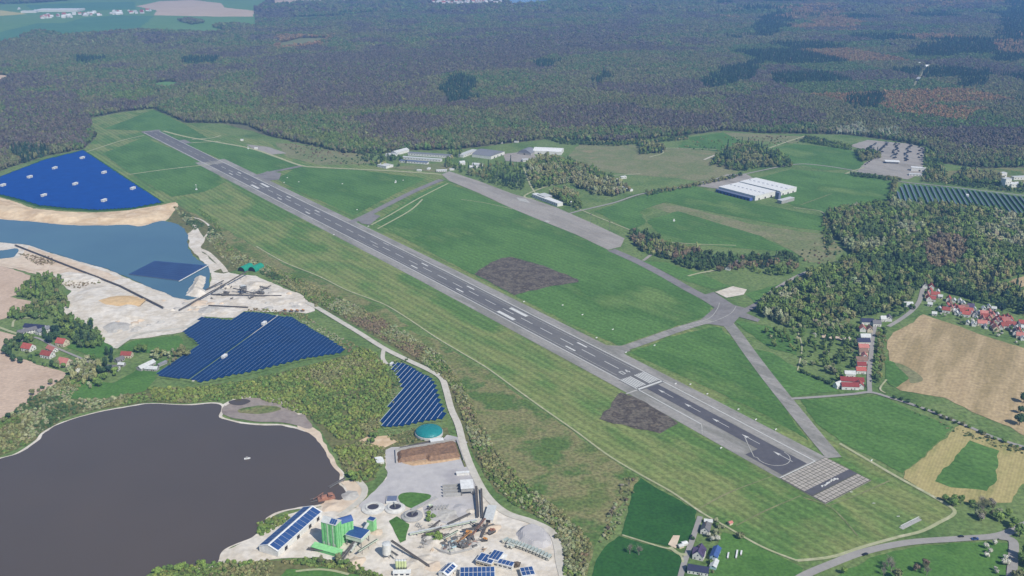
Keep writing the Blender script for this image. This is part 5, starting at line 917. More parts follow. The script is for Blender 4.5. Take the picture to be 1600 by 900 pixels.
# conveyors
def conveyor(a, za, b, zb, w_, label, legs=3, mt='steel', hood=False, group=None):
    A = Vector((*G(*a, .85), za)); B = Vector((*G(*b, .85), zb)); A.x, A.y = G(a[0], a[1]); B.x, B.y = G(b[0], b[1]); d_ = B-A; L = d_.xy.length; az = math.atan2(d_.y, d_.x); h_ = zb-za
    o = thing('conveyor', label, 'conveyor', (A.x, A.y, .7), az, group); z0 = za; t = .9
    def beam(y0, y1, lo, hi, nm, mtt):
        MB().add([(0,y0,z0+lo),(L,y0,z0+h_+lo),(L,y1,z0+h_+lo),(0,y1,z0+lo),(0,y0,z0+hi),(L,y0,z0+h_+hi),(L,y1,z0+h_+hi),(0,y1,z0+hi)], [(0,3,2,1),(4,5,6,7),(0,1,5,4),(1,2,6,5),(2,3,7,6),(3,0,4,7)]).build(nm, mtt, o)
    beam(-w_/2, w_/2, 0, .25, 'belt', 'belt_dark')
    beam(-w_/2-.25, -w_/2-.003, -.5, .5, 'side_beam', mt); beam(w_/2+.003, w_/2+.25, -.5, .5, 'side_beam', mt)
    if hood: beam(-w_/2-.2, w_/2+.2, .9, 1.0, 'hood', 'roof_light')
    for k in range(legs):
        u = (k+.6)/legs; zt = z0+h_*u-.5
        if zt > .6:
            mb = MB(); mb.tube((L*u-.8, -w_/2, 0), (L*u, -w_/2, zt), .14, .12, 5); mb.tube((L*u+.8, w_/2, 0), (L*u, w_/2, zt), .14, .12, 5); mb.build('support_leg', 'steel_dark', o)
    return o
conveyor((548,866), 2, (580,826), 10, 2.0, 'pale green inclined conveyor up to the bunker house', 4, 'plant_pale', True)
conveyor((481,861), 2.5, (540,869), 3, 1.8, 'dark flat conveyor along the green lean-to', 5, 'steel_dark'); conveyor((532,874), 1, (560,852), 8, 1.6, 'short steep conveyor in front of the bunker legs', 3)
conveyor((612,855), 7, (672,888), 1.2, 1.8, 'long dark conveyor from the fat white silo to the sand heap', 5, 'steel_dark'); conveyor((608,868), 6, (622,880), 8, 1.2, 'short conveyor between the fat silo and the four silos', 2)
conveyor((744,768), 6, (747,812), 2.5, 2.2, 'conveyor line running down from the sorting shed', 5, 'steel_dark'); conveyor((752,768), 3, (754,812), 2, 1.6, 'second conveyor line beside the quarry road', 4); conveyor((640,838), 2.2, (745,818), 3.2, 2.4, 'long pale covered conveyor above the recycling yard', 9, 'plant_pale', True)
conveyor((700,826), 5, (735,806), 2.4, 1.6, 'grey screening conveyor at the recycling yard', 3, 'steel_dark'); conveyor((735,842), 1.2, (758,818), 5.5, 1.4, 'rusty stacker conveyor in the recycling yard', 3, 'rust'); conveyor((660,840), 1.5, (690,832), 5, 1.4, 'short stacker conveyor beside the yellow bush', 3, 'steel_dark')
conveyor((715,850), 1, (735,838), 5, 1.3, 'small orange stacker in the recycling yard', 3, 'orange_paint'); conveyor((625,702), 1.2, (672,692), 1.4, 1.6, 'dark pipe conveyor behind the compost bay', 4, 'steel_dark')
# machines of the recycling yard
def crusher(px, deg, mt, label, s=1.0):
    o = thing('crusher', label, 'machine', (*G(*px), .85), R(deg)); MB().box(-4*s, 4*s, -1.4*s, 1.4*s, .8, 2.2*s).build('chassis', 'steel_dark', o); MB().lathe(0, 0, [(2.2*s, 4.4*s), (1.0*s, 2.2*s)], 4).build('hopper', mt, o); MB().box(1.6*s, 3.6*s, -1.2*s, 1.2*s, 2.2*s, 3.4*s).build('engine_house', mt, o)
    for sg in (-1, 1): MB().box(-3.6*s, 3.6*s, sg*1.5*s-.35, sg*1.5*s+.35, 0, 1.0).build('crawler_track', 'rubber', o)
    MB().add([(-4*s,-.5,1.6*s),(-8*s,-.5,3.6*s),(-8*s,.5,3.6*s),(-4*s,.5,1.6*s),(-4*s,-.5,1.9*s),(-8*s,-.5,3.9*s),(-8*s,.5,3.9*s),(-4*s,.5,1.9*s)], [(0,1,2,3),(4,5,6,7),(0,1,5,4),(2,3,7,6),(1,2,6,5)]).build('discharge_belt', 'belt_dark', o)
    return o
for i, a_ in enumerate(((663,835,1.5,688,822,6,'steel_dark','dark stacker beside the covered conveyor'),(748,836,6,772,822,1.5,'steel','grey conveyor crossing the quarry road side of the yard'),(752,842,1.5,762,826,6,'steel_dark','steep dark stacker near the rust red crusher'),(722,836,5,752,826,2,'steel_dark','dark feed conveyor of the orange crusher'),(690,846,1.5,716,836,5,'plant_pale','pale stacker above the skips'),(536,876,1.2,552,862,7,'steel','grey stacker at the plant foot'),(560,872,7,590,846,2,'plant_pale','pale conveyor beside the bunker legs'))): conveyor(a_[:2], a_[2], a_[3:5], a_[5], 1.5, a_[7], 3, a_[6])
crusher((731,838), 30, 'orange_paint', 'orange crusher in the middle of the recycling yard', 1.2); crusher((720,856), -20, 'steel', 'grey screening machine among the waste bins', 1.0); crusher((768,834), 40, 'rust', 'rust red crusher beside the white sand pile', 1.1); crusher((757,846), 10, 'orange_paint', 'small orange screen near the parked trucks', .8); crusher((672,795), 60, 'plant_pale', 'pale green feeder beside the bay walls', .9); crusher((745,826), -40, 'steel_dark', 'dark sieve machine below the conveyor knot', 1.1)
# rubble, sand and gravel piles
def heap(cx, cy, r_, h_, mt, label, seed, sx=1.0):
    c_ = G(cx, cy); n = 14; rr = random.Random(seed); P__ = np.array([c_+r_*rr.uniform(.75, 1.15)*np.array([sx*math.cos(2*math.pi*k/n), math.sin(2*math.pi*k/n)]) for k in range(n)]); relief('gravel_heap', P__, .75, h_, mt, max(.9, r_/8), seed, edge=r_*.75, kind=None, label=label, cat='gravel heap', freq=r_*.8, base=.6)
for i, a in enumerate(((680,850,13,5,'white_sand','pale sand heap with dark gaps behind the bins'),(670,842,8,4,'grey_gravel','grey gravel heap beside the yellow bush'),(700,860,9,3,'grey_gravel','flat grey rubble heap at the yard corner'),(712,830,8,3.5,'white_sand','white lime heap under the covered conveyor'),(765,826,12,4,'pink_sand','pinkish rubble heap below the quarry road'),(742,852,7,3,'grey_gravel','small grey rubble heap near the orange crusher'),(660,878,14,3,'white_sand','low white sand heap at the end of the long conveyor'),(676,886,10,3,'pink_sand','pinkish sand heap at the conveyor foot'),(645,884,9,2.4,'white_sand','small white sand heap near the four silos'),(556,880,11,3.5,'pink_sand','brownish gravel heap at the foot of the plant'),(590,833,7,3,'pink_sand','round pinkish gravel ring heap beside the elevator tower'),(700,806,14,2.5,'grey_gravel','wide grey gravel heap in the bay yard'),(720,795,9,2.5,'yard_concrete','light grey chip heap in the bay yard'),(735,800,7,2,'white_sand','white chip heap under the conveyor line'),(520,793,12,3,'pink_sand','brown gravel heap on the lake shore'),(545,776,12,3,'grey_gravel','grey rubble heap at the quay'))): heap(*a, 80+i)
P__ = GP([(806,834),(815,824),(832,819),(850,826),(859,838),(862,852),(850,858),(830,856),(812,846)]); relief('sand_pile', P__, .8, 4.5, 'yard_concrete', 1.6, 120, edge=5, kind=None, label='broad white sand pile inside the road loop', cat='sand pile', freq=18, base=.75)
# bins and containers
binm = {m: MB().box(-2.6, 2.6, -1.1, 1.1, 0, 1.9).mesh('bin', m) for m in ('steel', 'steel_dark', 'rust', 'wall_pale_blue', 'plant_pale', 'roof_bluegrey')}; bini = MB().box(-2.4, 2.4, -.95, .95, 1.85, 1.95).mesh('load', 'steel_dark')
for i in range(40):
    x, y = 690+random.uniform(0, 52), 838+random.uniform(0, 24); o = tag(link('waste_skip', binm[random.choice(list(binm))], None, (*G(x, y), .85), random.choice([.4, .5, 2.0, 2.1])), 'open steel waste skip in the recycling yard', 'skip', 'skips in the recycling yard'); link('load', bini, o)
for i in range(5): o = tag(link('bay_divider', MB().box(-4, 4, -.5, .5, 0, 1.8).mesh('bay_divider', 'concrete_wall'), None, (*G(678+5.2*i, 796-.5*i), .85), R(72)), 'short concrete divider of the small storage bays', 'wall', 'dividers of the storage bays')
o = tag(MB().box(-17, 17, -2.2, 2.2, 0, 1.6).build('loading_ramp', 'concrete_wall', None, (*G(663,789), .85), R(46)), 'long concrete ramp beside the triangular lawn', 'ramp')
# scrap, planks and low walls that clutter the recycling yard
for k in range(34):
    x, y = random.uniform(652, 765), random.uniform(820, 862); r_ = random.Random(k); mb = MB()
    for j in range(5): a_ = r_.uniform(0, 3.1); L_ = r_.uniform(2, 5.5); cx_, cy_ = r_.uniform(-2, 2), r_.uniform(-2, 2); z_ = .25+.3*j; mb.tube((cx_-L_/2*math.cos(a_), cy_-L_/2*math.sin(a_), z_), (cx_+L_/2*math.cos(a_), cy_+L_/2*math.sin(a_), z_+r_.uniform(-.2, .5)), .28, .24, 5)
    tag(mb.build('scrap_heap', random.choice(['rust', 'steel_dark', 'steel', 'bark', 'compost_light', 'concrete_wall']), None, (*G(x, y), .85)), 'small heap of scrap beams in the recycling yard', 'scrap heap', 'scrap heaps in the recycling yard')
for pts, l in (([(658,850),(690,864),(704,868),(738,860)], 'low bent concrete wall around the recycling yard front'), ([(652,838),(656,830),(664,828)], 'short grey wall beside the covered conveyor'), ([(704,868),(702,852)], 'short concrete wall between the skips and the sand heap')):
    for q0, q1 in zip(pts[:-1], pts[1:]):
        a_, b_ = G(*q0), G(*q1); d_ = b_-a_; tag(MB().box(0, float(np.hypot(*d_)), -.45, .45, 0, 2.0).build('yard_wall', 'concrete_wall', None, (*a_, .85), math.atan2(d_[1], d_[0])), l, 'wall', l)
# trucks and cars
TB = MB().box(-2.6, 3.4, -1.25, 1.25, 1.1, 3.1).mesh('tipper_body', 'truck_body'); TC = MB().box(-4.9, -2.8, -1.2, 1.2, .7, 3.3).mesh('cab', 'truck_cab'); TG = MB().box(-4.96, -4.89, -1.0, 1.0, 2.0, 3.0).mesh('windscreen', 'glass_dark'); TF = MB().box(-4.6, 3.4, -.5, .5, .6, 1.08).mesh('chassis', 'steel_dark')
wmb = MB(); wmb.tube((0, -.18, 0), (0, .18, 0), .62, .62, 12); TW = wmb.mesh('wheel', 'rubber')
def truck(px, deg, label, group):
    o = thing('tipper_truck', label, 'truck', (*G(*px), .85), R(deg), group); link('tipper_body', TB, o); c_ = link('cab', TC, o); link('windscreen', TG, c_); link('chassis', TF, o)
    for x in (-3.8, 1.2, 2.6):
        for y in (-1.1, 1.1): link('wheel', TW, o, (x, y, .6))
for i in range(13):
    u = i/12; truck((796+62*u, 849.5+24*u-5*math.sin(u*3.14)*.3), 66+random.uniform(-4, 4), 'tipper truck parked in the curved row beside the white sand pile', 'trucks parked in a curved row')
for x, y in ((790,847), (797,854.5), (803,856)): truck((x, y), 40, 'tipper truck parked askew at the end of the curved row', 'trucks parked askew')
CB = MB(); CB.box(-2.2, 2.2, -.9, .9, .35, .95); CBm = {m: CB.mesh('body', m) for m in ('car_blue', 'car_black', 'car_white', 'car_red', 'car_silver')}
cc = MB(); cc.add([(-1.5,-.8,.95),(1.2,-.8,.95),(1.2,.8,.95),(-1.5,.8,.95),(-1.0,-.65,1.5),(.6,-.65,1.5),(.6,.65,1.5),(-1.0,.65,1.5)], [(4,5,6,7),(0,1,5,4),(1,2,6,5),(2,3,7,6),(3,0,4,7)]); CC = cc.mesh('cabin', 'glass_dark')
wmb = MB(); wmb.tube((0, -.12, 0), (0, .12, 0), .34, .34, 10); CW = wmb.mesh('wheel', 'rubber')
def car(px, deg, col, label, group=None, s=1.0, z=1.25, van=False):
    o = thing('car', label, 'car', (*G(*px), z), R(deg), group); link('body', CBm[col], o); link('cabin', CC, o); o.scale = (s, s, s*(1.35 if van else 1))
    for x in (-1.4, 1.4):
        for y in (-.82, .82): link('wheel', CW, o, (x, y, .34))
car((1523,844.5), 4, 'car_blue', 'blue car driving on the main road', s=1.5); car((1351.5,868.5), 25, 'car_black', 'black car driving on the main road near the crop field', s=1.3); car((1501,840.5), 4, 'car_black', 'dark car following the blue car on the main road', s=1.2); car((1361,597), 85, 'car_silver', 'silver car in the village street'); car((1080,840), 70, 'car_black', 'black car on the lane by the houses')
# vehicles standing in the gravel lot
k = 0
for (x0, y0, x1, y1, n_) in ((1364,225,1357,235,8), (1386,223,1374,238,14), (1401,225,1397,248,20), (1421,226,1416,252,22), (1440,231,1436,247,7)):
    for i in range(n_):
        u = i/(n_-1); x = x0+(x1-x0)*u+random.uniform(-5, 5); y = y0+(y1-y0)*u; car((x, y), random.choice([10, 20, 100]), random.choice(['car_black', 'car_black', 'car_black', 'car_silver']), 'dark vehicle standing in the gravel lot', 'vehicles in the gravel lot', 1.7, .95, True); k += 1
for i in range(9): car((1352+3.0*i, 258-2.2*i), 50, 'car_black', 'dark vehicle along the hedge side of the gravel lot', 'vehicles along the hedge', 1.4, .95, True)
# rusty dredger and quay
o = thing('dredger', 'rust red suction dredger moored at the plant quay', 'dredger', (*G(510,780), 1.0), R(20)); MB().box(-9, 9, -4, 4, 0, 1.6).build('hull', 'rust', o); MB().box(2, 7, -2.5, 2.5, 1.6, 5).build('deckhouse', 'rust', o); MB().box(2.4, 6.6, -2.56, -2.5, 3, 4.2).build('window', 'glass_dark', o); MB().tube((-6, -2, 1.6), (-3, -2, 9), .25).build('mast', 'rust', o); MB().tube((-3, -2, 9), (-14, -2, 3), .25).build('boom', 'rust', o); MB().box(-5, 1, -3, 3, 1.6, 3.2).build('pump_house', 'rust', o)
for y in (-2.6, 2.6): MB().tube((-9, y, 1.4), (-17, y, .8), .4).build('suction_pipe', 'steel_dark', o)
conveyor((514,763), .6, (540,752), 3.5, 2.0, 'grey loading jetty reaching from the bank into the lake', 3, 'steel')
o = thing('work_boat', 'tiny white work boat out on the brown lake', 'boat', (*G(386.5,718), 1.1), R(15)); MB().prism([(-3.4,-1.2),(2,-1.2),(3.6,0),(2,1.2),(-3.4,1.2)], 0, .9).build('hull', 'white_paint', o); MB().box(-1.5, .6, -.8, .8, .9, 2.3).build('cabin', 'wall_grey', o); MB().tube((1.2, 0, .9), (1.2, 0, 3.4), .08).build('mast', 'steel', o)
# gravel works at the blue lake: conveyors and sieves
conveyor((24,385), 2.4, (188,449), 2.4, 2.2, 'long dark field conveyor across the pink sand along the blue lake', 24, 'belt_dark'); conveyor((188,449), 2.4, (256,484), 3, 2.2, 'dark conveyor crossing the white quarry floor', 10, 'belt_dark')
conveyor((280,487), 2, (335,459), 6, 2.2, 'dark conveyor climbing from the quarry floor', 6, 'steel_dark'); conveyor((335,459), 5, (388,432), 10, 2.2, 'high conveyor pointing at the green tunnel halls', 6, 'steel_dark'); conveyor((322,455), 2, (350,444), 6, 1.8, 'short conveyor beside the white sand spit', 3, 'steel_dark'); conveyor((365,458), 8, (396,461), 3, 1.8, 'sloping conveyor at the sieve tower', 3, 'steel_dark'); conveyor((396,461), 2, (424,452), 6, 1.8, 'stacker conveyor on the white gravel', 3, 'steel_dark'); conveyor((330,462), 2, (400,464), 2.4, 1.8, 'flat conveyor below the sieve tower', 8, 'steel_dark'); conveyor((326,479), 1.6, (388,482), 1.6, 1.6, 'low dark conveyor above the notched solar park', 8, 'belt_dark'); conveyor((400,464), 1.8, (440,464), 1.8, 1.4, 'thin conveyor reaching over the white gravel', 5, 'belt_dark')
o = thing('sieve_tower', 'grey steel sieve tower between the gravel conveyors', 'tower', (*G(381,459), .85), R(30))
for z in (3, 7, 11): MB().box(-5, 5, -4, 4, z, z+.4).build('deck', 'steel', o)
for x in (-4.6, 4.6):
    for y in (-3.6, 3.6): MB().box(x-.3, x+.3, y-.3, y+.3, 0, 14).build('leg', 'steel_dark', o)
MB().box(-3.5, 3.5, -3, 3, 7.4, 10.6).build('sieve', 'steel_dark', o); MB().box(-4, 4, -3.4, 3.4, 13.6, 14).build('roof', 'roof_light', o)
for k in range(26):
    x, y = random.uniform(325, 430), random.uniform(446, 472); r_ = random.Random(300+k); mb = MB()
    for j in range(4): a_ = r_.uniform(0, 3.1); L_ = r_.uniform(3, 8); mb.tube((-L_/2*math.cos(a_), -L_/2*math.sin(a_), .5+.4*j), (L_/2*math.cos(a_), L_/2*math.sin(a_), 1.2+.5*j), .35, .3, 5)
    tag(mb.build('steel_trestle', random.choice(['steel_dark', 'belt_dark', 'steel']), None, (*G(x, y), .8)), 'dark steel trestle piece among the gravel conveyors', 'trestle', 'steel trestles among the gravel conveyors')
crusher((352,462), 25, 'steel_dark', 'dark washing machine beside the climbing conveyor', 1.5); crusher((408,460), -10, 'steel', 'grey washing machine beside the stacker conveyor', 1.4)
for i, a in enumerate(((445,487,0), (455,487.5,0), (464,487.5,0), (473,487,0))): crusher(a[:2], 10, 'orange_paint', 'orange machine parked in the row above the notched solar park', .8)['group'] = 'orange machines in a row'
for i, a in enumerate(((340,455,14,4,'grey_gravel','grey gravel heap at the lake end of the works'),(352,449,12,4,'white_sand','white gravel heap near the short conveyor'),(400,446,24,6,'white_sand','big white gravel heap below the tunnel halls'),(430,461,20,4,'white_sand','white gravel heap at the scrub side'),(372,470,16,3,'white_sand','flat white heap beside the flat conveyor'),(445,471,22,3,'white_sand','wide white heap at the end of the works'),(310,474,16,4,'pink_sand','pinkish gravel heap on the quarry floor'),(350,487,22,3,'white_sand','white heap above the solar notch'),(412,455,14,4,'grey_gravel','grey gravel heap under the stacker conveyor'),(280,492,14,3,'white_sand','white heap on the old quarry floor'),(325,484,18,3,'grey_gravel','greyish heap above the left solar corner'))): heap(*a, 140+i)
for k in range(34):
    x, y = random.choice([(random.uniform(255, 330), random.uniform(470, 492)), (random.uniform(330, 470), random.uniform(436, 484)), (random.uniform(170, 290), random.uniform(500, 518))])
    if inside(np.array([[x, y]]), [(110,498),(200,470),(255,462),(295,466),(330,440),(352,428),(400,434),(470,464),(488,480),(400,486),(330,494),(290,516),(200,528),(180,540),(150,515)])[0]: heap(x, y, random.uniform(4, 9), random.uniform(1.5, 3.5), random.choice(['grey_gravel', 'white_sand', 'pink_sand']), 'small loose gravel heap on the quarry floor', 200+k); bpy.context.scene.collection.objects[-1]['group'] = 'small gravel heaps on the quarry floor'
# sand spit, bank and dumps with real relief
relief('sand_spit', GP([(291,462),(296,452),(302,445),(306,434),(313,431),(321,434),(320,443),(316,452),(326,460),(312,466)]), 1.15, 10, 'white_sand', 2.4, 160, edge=12, freq=20)
relief('sand_bank', GP([(-60,306),(0,312),(22,317),(50,327),(100,332),(150,334),(200,330),(250,323),(272,319),(262,338),(250,344),(220,351),(150,350),(100,349),(50,345),(0,340),(-60,336)]), .6, 11, 'sand', 6, 161, edge=22, freq=45, sharp=1.2)
relief('sand_dump', GP([(112,462),(140,447),(170,447),(190,458),(215,471),(236,487),(232,500),(205,508),(165,502),(125,487),(105,476)]), .75, 6, 'white_sand', 5, 162, edge=22, freq=40)
relief('sand_dump', GP([(142,475),(170,466),(200,465),(228,472),(220,480),(190,485),(160,482)]), 3.6, 4.0, 'orange_sand', 4, 163, edge=14, freq=26)
relief('sand_dump', GP([(85,432),(110,426),(140,428),(165,436),(150,443),(110,445),(90,442)]), .75, 5, 'white_sand', 4, 164, edge=14, freq=22)
relief('sand_dump', GP([(160,512),(175,503),(205,504),(200,518),(170,522)]), .75, 3, 'grey_gravel', 4, 165, edge=10, freq=22)

# ------------------------------------------------------------------ small airfield things
o = thing('localizer_array', 'white localizer antenna array on the grass beyond the runway end', 'antenna array', (*((G(1407,825)+G(1435,811))/2), .5), math.atan2(*(G(1435,811)-G(1407,825))[::-1]))
L_ = float(np.hypot(*(G(1435,811)-G(1407,825))))
for k in range(14): x = -L_/2+L_*k/13; mb = MB(); mb.box(x-.06, x+.06, -.06, .06, 0, 2.4); mb.tube((x, 0, 2.3), (x, -2.6, 2.3), .05, .05, 4); [mb.tube((x-.7+.12*j, -.4*j, 2.3), (x+.7-.12*j, -.4*j, 2.3), .04, .04, 4) for j in range(6)]; mb.build('antenna', 'white_paint', o)
MB().box(-L_/2, L_/2, -.25, .25, 2.2, 2.45).build('rail', 'white_paint', o); MB().box(-L_/2-1, L_/2+1, -3.4, 1.2, -.2, .05).build('gravel_base', 'concrete_wall', o)
SG = MB().box(-1.6, 1.6, -.25, .25, .25, 1.5).mesh('sign_face', 'white_paint'); SGL = MB().box(-1.3, 1.3, -.12, .12, -.4, .3).mesh('foot', 'steel_dark')
for q in ((818.7,472.5),(879,478),(910,493),(957.5,516),(1022.5,541),(978,552),(932,529),(1055.5,601),(1078.5,602),(1105,617),(1153.5,641),(1212,672.5),(1181,657),(1126.5,701.5),(1361.5,721),(521.5,367.5),(444,286),(449,278.5),(467,285),(535,288),(619,284),(630,282.5),(575.5,354.5),(558,328.5)): o = tag(link('airfield_sign', SG, None, (*G(*q), .7), RWA*math.pi/180+1.57), 'small white airfield sign standing in the grass', 'sign', 'white airfield signs in the grass'); link('foot', SGL, o)
for q, l, h_ in (((307,297), 'tall white glide path mast beside the runway', 13), ((388,233), 'white antenna mast by the far perimeter road', 8), ((618,286), 'white wind mast on the striped grass', 7), ((1053,346), 'white radio hut mast on the meadow', 5)):
    o = thing('antenna_mast', l, 'mast', (*G(*q), .5)); MB().cyl(0, 0, 0, h_, .35, .25, 6).build('pole', 'white_paint', o); MB().box(-2, 2, -1.5, 1.5, 0, 2.6).build('hut', 'white_paint', o); MB().box(-1.2, 1.2, -.2, .2, h_-1.5, h_).build('antenna', 'white_paint', o)
flat_hall((400,231), 9, 7, 4, 10, 'wall_white', 'roof_white', 'white hut on the pad of the far perimeter road', name='hut', cat='hut'); flat_hall((378,218), 8, 6, 4, 10, 'wall_white', 'roof_white', 'small white hut below the forest edge', name='hut', cat='hut')
for k in range(15):
    p_ = RWP(1671.5+random.uniform(-.5, .5)+.9*math.sin(k*.5), -16+1.9*k); w2 = random.uniform(.6, .95); tag(MB().box(-w2, w2, -.7, .7, 0, random.uniform(.8, 1.9)).build('concrete_block', random.choice(['white_paint', 'wall_white', 'concrete_wall']), None, (*p_, 1.1), ang_r+math.pi/2+random.uniform(-.25, .25)), 'pale concrete block lying across the slabs at the runway end', 'concrete block', 'concrete blocks at the runway end')
for q in ((1330,771),(1365,788.5),(1403,809)): o = thing('approach_light', 'small white approach light beyond the runway end', 'light', (*G(*q), .5), 0, 'approach lights'); MB().box(-1.5, 1.5, -.2, .2, 1.2, 1.6).build('light_bar', 'white_paint', o); MB().cyl(0, 0, 0, 1.3, .12, None, 6).build('post', 'steel', o)

# ------------------------------------------------------------------ single trees (the ones that show largest) with trunk and crown
CROWN = {'round': [leaf_crown('crown', 340, 3.6, 3.4, 5.6, .62, 6, 201+i) for i in range(4)], 'tall': [leaf_crown('crown', 360, 2.6, 4.6, 6.4, .58, 6, 211+i) for i in range(3)], 'cone': [leaf_crown('crown', 320, 2.3, 5.0, 6.2, .5, 1, 221+i, shape='cone') for i in range(2)], 'low': [leaf_crown('crown', 260, 2.8, 1.9, 2.5, .5, 5, 231+i) for i in range(3)], 'bare': [bare_crown('crown', 4.0, 3.8, 6.5, 241+i) for i in range(3)]}
TRUNK = {'round': trunk_mesh('trunk', 8.2, .32, 5, 2.2, 1), 'tall': trunk_mesh('trunk', 10, .3, 5, 1.5, 2), 'cone': trunk_mesh('trunk', 11, .28, 4, .7, 3), 'low': trunk_mesh('trunk', 3.8, .16, 6, 1.6, 4), 'bare': trunk_mesh('trunk', 8.5, .3, 6, 2.0, 5, 'bark_pale')}
def tree(xy, shape, mat, s, label, group, name=None, cat='tree'):
    o = thing(name or ('shrub' if shape == 'low' else 'tree'), label, 'shrub' if shape == 'low' else cat, (xy[0], xy[1], .4), random.uniform(0, 6.28), group); o.scale = (s, s, s*random.uniform(.9, 1.15))
    link('trunk', TRUNK[shape], o); c_ = link('crown', random.choice(CROWN[shape]), o); c_.material_slots[0].link = 'OBJECT'; c_.material_slots[0].material = MATS[mat]; return o
def trees(px_poly, n, shapes, mats, s, label, group):
    P_ = GP(px_poly); lo, hi = P_.min(0), P_.max(0); out = []; tries = 0; sep = 3.2*s
    while len(out) < n and tries < n*120:
        tries += 1; q = np.array([random.uniform(lo[0], hi[0]), random.uniform(lo[1], hi[1])])
        if inside(q[None], P_)[0] and all(np.hypot(*(q-k)) > sep for k in out): out.append(q)
    for q in out: tree(q, random.choice(shapes), random.choice(mats), s*random.uniform(.7, 1.25), label, group)
def row(pts, n, shape, mats, s, label, group, jit=1.5):
    P_ = smooth_line(GP(pts)); d = np.r_[0, np.cumsum(np.hypot(*np.diff(P_, axis=0).T))]
    for k in range(n): u = d[-1]*(k+.5)/n; q = np.array([np.interp(u, d, P_[:, 0]), np.interp(u, d, P_[:, 1])])+np.random.default_rng(k).normal(0, jit, 2); tree(q, random.choice(shape), random.choice(mats), s*random.uniform(.75, 1.25), label, group)
tree(G(998,868), 'bare', 'twig_grey', 1.25, 'pale bare tree standing alone in the dark green field', None); tree(G(984,866), 'bare', 'twig_grey', 1.05, 'greenish half-bare tree beside the pale one in the dark green field', None)
for q in ((1541,858),(1546,866),(1542,872),(1554,853)): tree(G(*q), 'round', 'leaf_blossom', .75, 'white blossoming tree in the meadow below the main road', 'blossom trees below the main road')
for q in ((1570,876),(1574,884),(1568,884)): tree(G(*q), 'round', 'leaf_blossom', .8, 'white blossoming tree beside the side road', 'blossom trees by the side road')
for q in ((1554,893),(1557,898)): tree(G(*q), 'round', 'leaf_blossom', .6, 'small white blossom tree at the bottom of the meadow', 'small blossom trees')
trees([(1372,892),(1400,882),(1450,885),(1462,905),(1380,910)], 9, ['bare', 'round'], ['twig_grey', 'leaf_olive', 'twig_brown'], 1.25, 'brownish budding tree in the clump below the main road', 'budding clump below the main road'); tree(G(1318,897), 'round', 'leaf_bright', .9, 'yellow-green bush tree beside the lower road', None)
trees([(1470,783),(1500,783),(1520,790),(1515,803),(1490,797)], 7, ['round'], ['leaf_bright', 'leaf_fresh'], 1.0, 'yellow-green tree at the tip of the hedge triangle', 'yellow-green hedge trees'); trees([(1510,792),(1545,790),(1565,800),(1560,822),(1535,818)], 12, ['bare', 'round'], ['twig_grey', 'leaf_pale', 'leaf_olive'], 1.1, 'grey budding tree in the hedge triangle', 'grey hedge trees'); trees([(1550,800),(1590,805),(1590,825),(1562,832)], 8, ['round'], ['leaf_bright', 'leaf_fresh'], 1.1, 'fresh green tree where the hedge meets the road', 'green hedge trees at the road')
trees([(1589,835),(1640,815),(1640,940),(1586,940)], 14, ['round', 'tall'], ['leaf_fresh', 'leaf_olive'], 1.5, 'roadside tree right of the side road', 'trees right of the side road'); trees([(1588,650),(1600,620),(1640,615),(1640,690),(1596,682)], 7, ['round'], ['leaf_dark'], 1.7, 'dark green tree at the corner of the stubble field', 'dark trees at the stubble corner')
row([(1392,622),(1440,638),(1500,664),(1560,690),(1620,712)], 22, ['low'], ['leaf_dark', 'leaf_fresh', 'leaf_olive'], 1.1, 'roadside shrub along the narrow road below the stubble field', 'shrubs along the narrow road')
row([(1250,582),(1275,592),(1300,602)], 9, ['low'], ['leaf_dark'], 1.2, 'dark clipped hedge shrub at the garden edge', 'dark hedge by the gardens', .4); row([(1305,606),(1330,607),(1352,606)], 7, ['low'], ['leaf_dark'], 1.1, 'dark hedge shrub in front of the corner farm', 'hedge of the corner farm', .4)
trees([(1252,560),(1275,520),(1310,505),(1338,515),(1338,570),(1312,590),(1275,580)], 34, ['round', 'tall', 'round'], ['leaf_fresh', 'leaf_dark', 'leaf_olive', 'leaf_blossom', 'leaf_fresh'], .95, 'garden tree behind the street houses', 'garden trees behind the street'); row([(1376,520),(1374,545),(1370,575),(1366,600)], 14, ['round'], ['leaf_bright', 'leaf_fresh'], .9, 'yellow-green tree on the strip beside the street', 'trees beside the street')
trees([(1460,478),(1500,495),(1545,515),(1598,530),(1598,520),(1540,500),(1480,475)], 18, ['round', 'low'], ['leaf_dark', 'leaf_fresh', 'leaf_pale'], .9, 'garden tree between the village houses', 'trees between the village houses'); trees([(1500,462),(1545,458),(1600,480),(1600,500),(1560,492),(1520,476)], 18, ['tall', 'round', 'cone'], ['leaf_dark', 'leaf_conifer'], 1.5, 'tall dark tree behind the village', 'tall dark trees behind the village')
trees([(1095,834),(1128,834),(1126,848),(1100,848)], 9, ['round', 'low'], ['leaf_pale', 'leaf_olive', 'leaf_blossom'], .8, 'pale garden tree between the lane houses', 'garden trees by the lane'); tree(G(1155,842), 'low', 'leaf_olive', 1.8, 'round brownish bush in the meadow right of the lane houses', None); trees([(1118,815),(1132,823),(1130,832),(1116,826)], 5, ['low'], ['leaf_fresh', 'leaf_pale'], 1.0, 'garden shrub above the blue-roofed house', 'shrubs above the blue roof'); trees([(1109,880),(1116,886),(1112,900),(1106,896)], 4, ['low'], ['leaf_fresh', 'leaf_olive'], 1.0, 'shrub beside the navy-roofed barn', 'shrubs beside the barn')
tree(G(1083,845), 'round', 'leaf_dark', .6, 'small dark tree on the left of the lane', None)
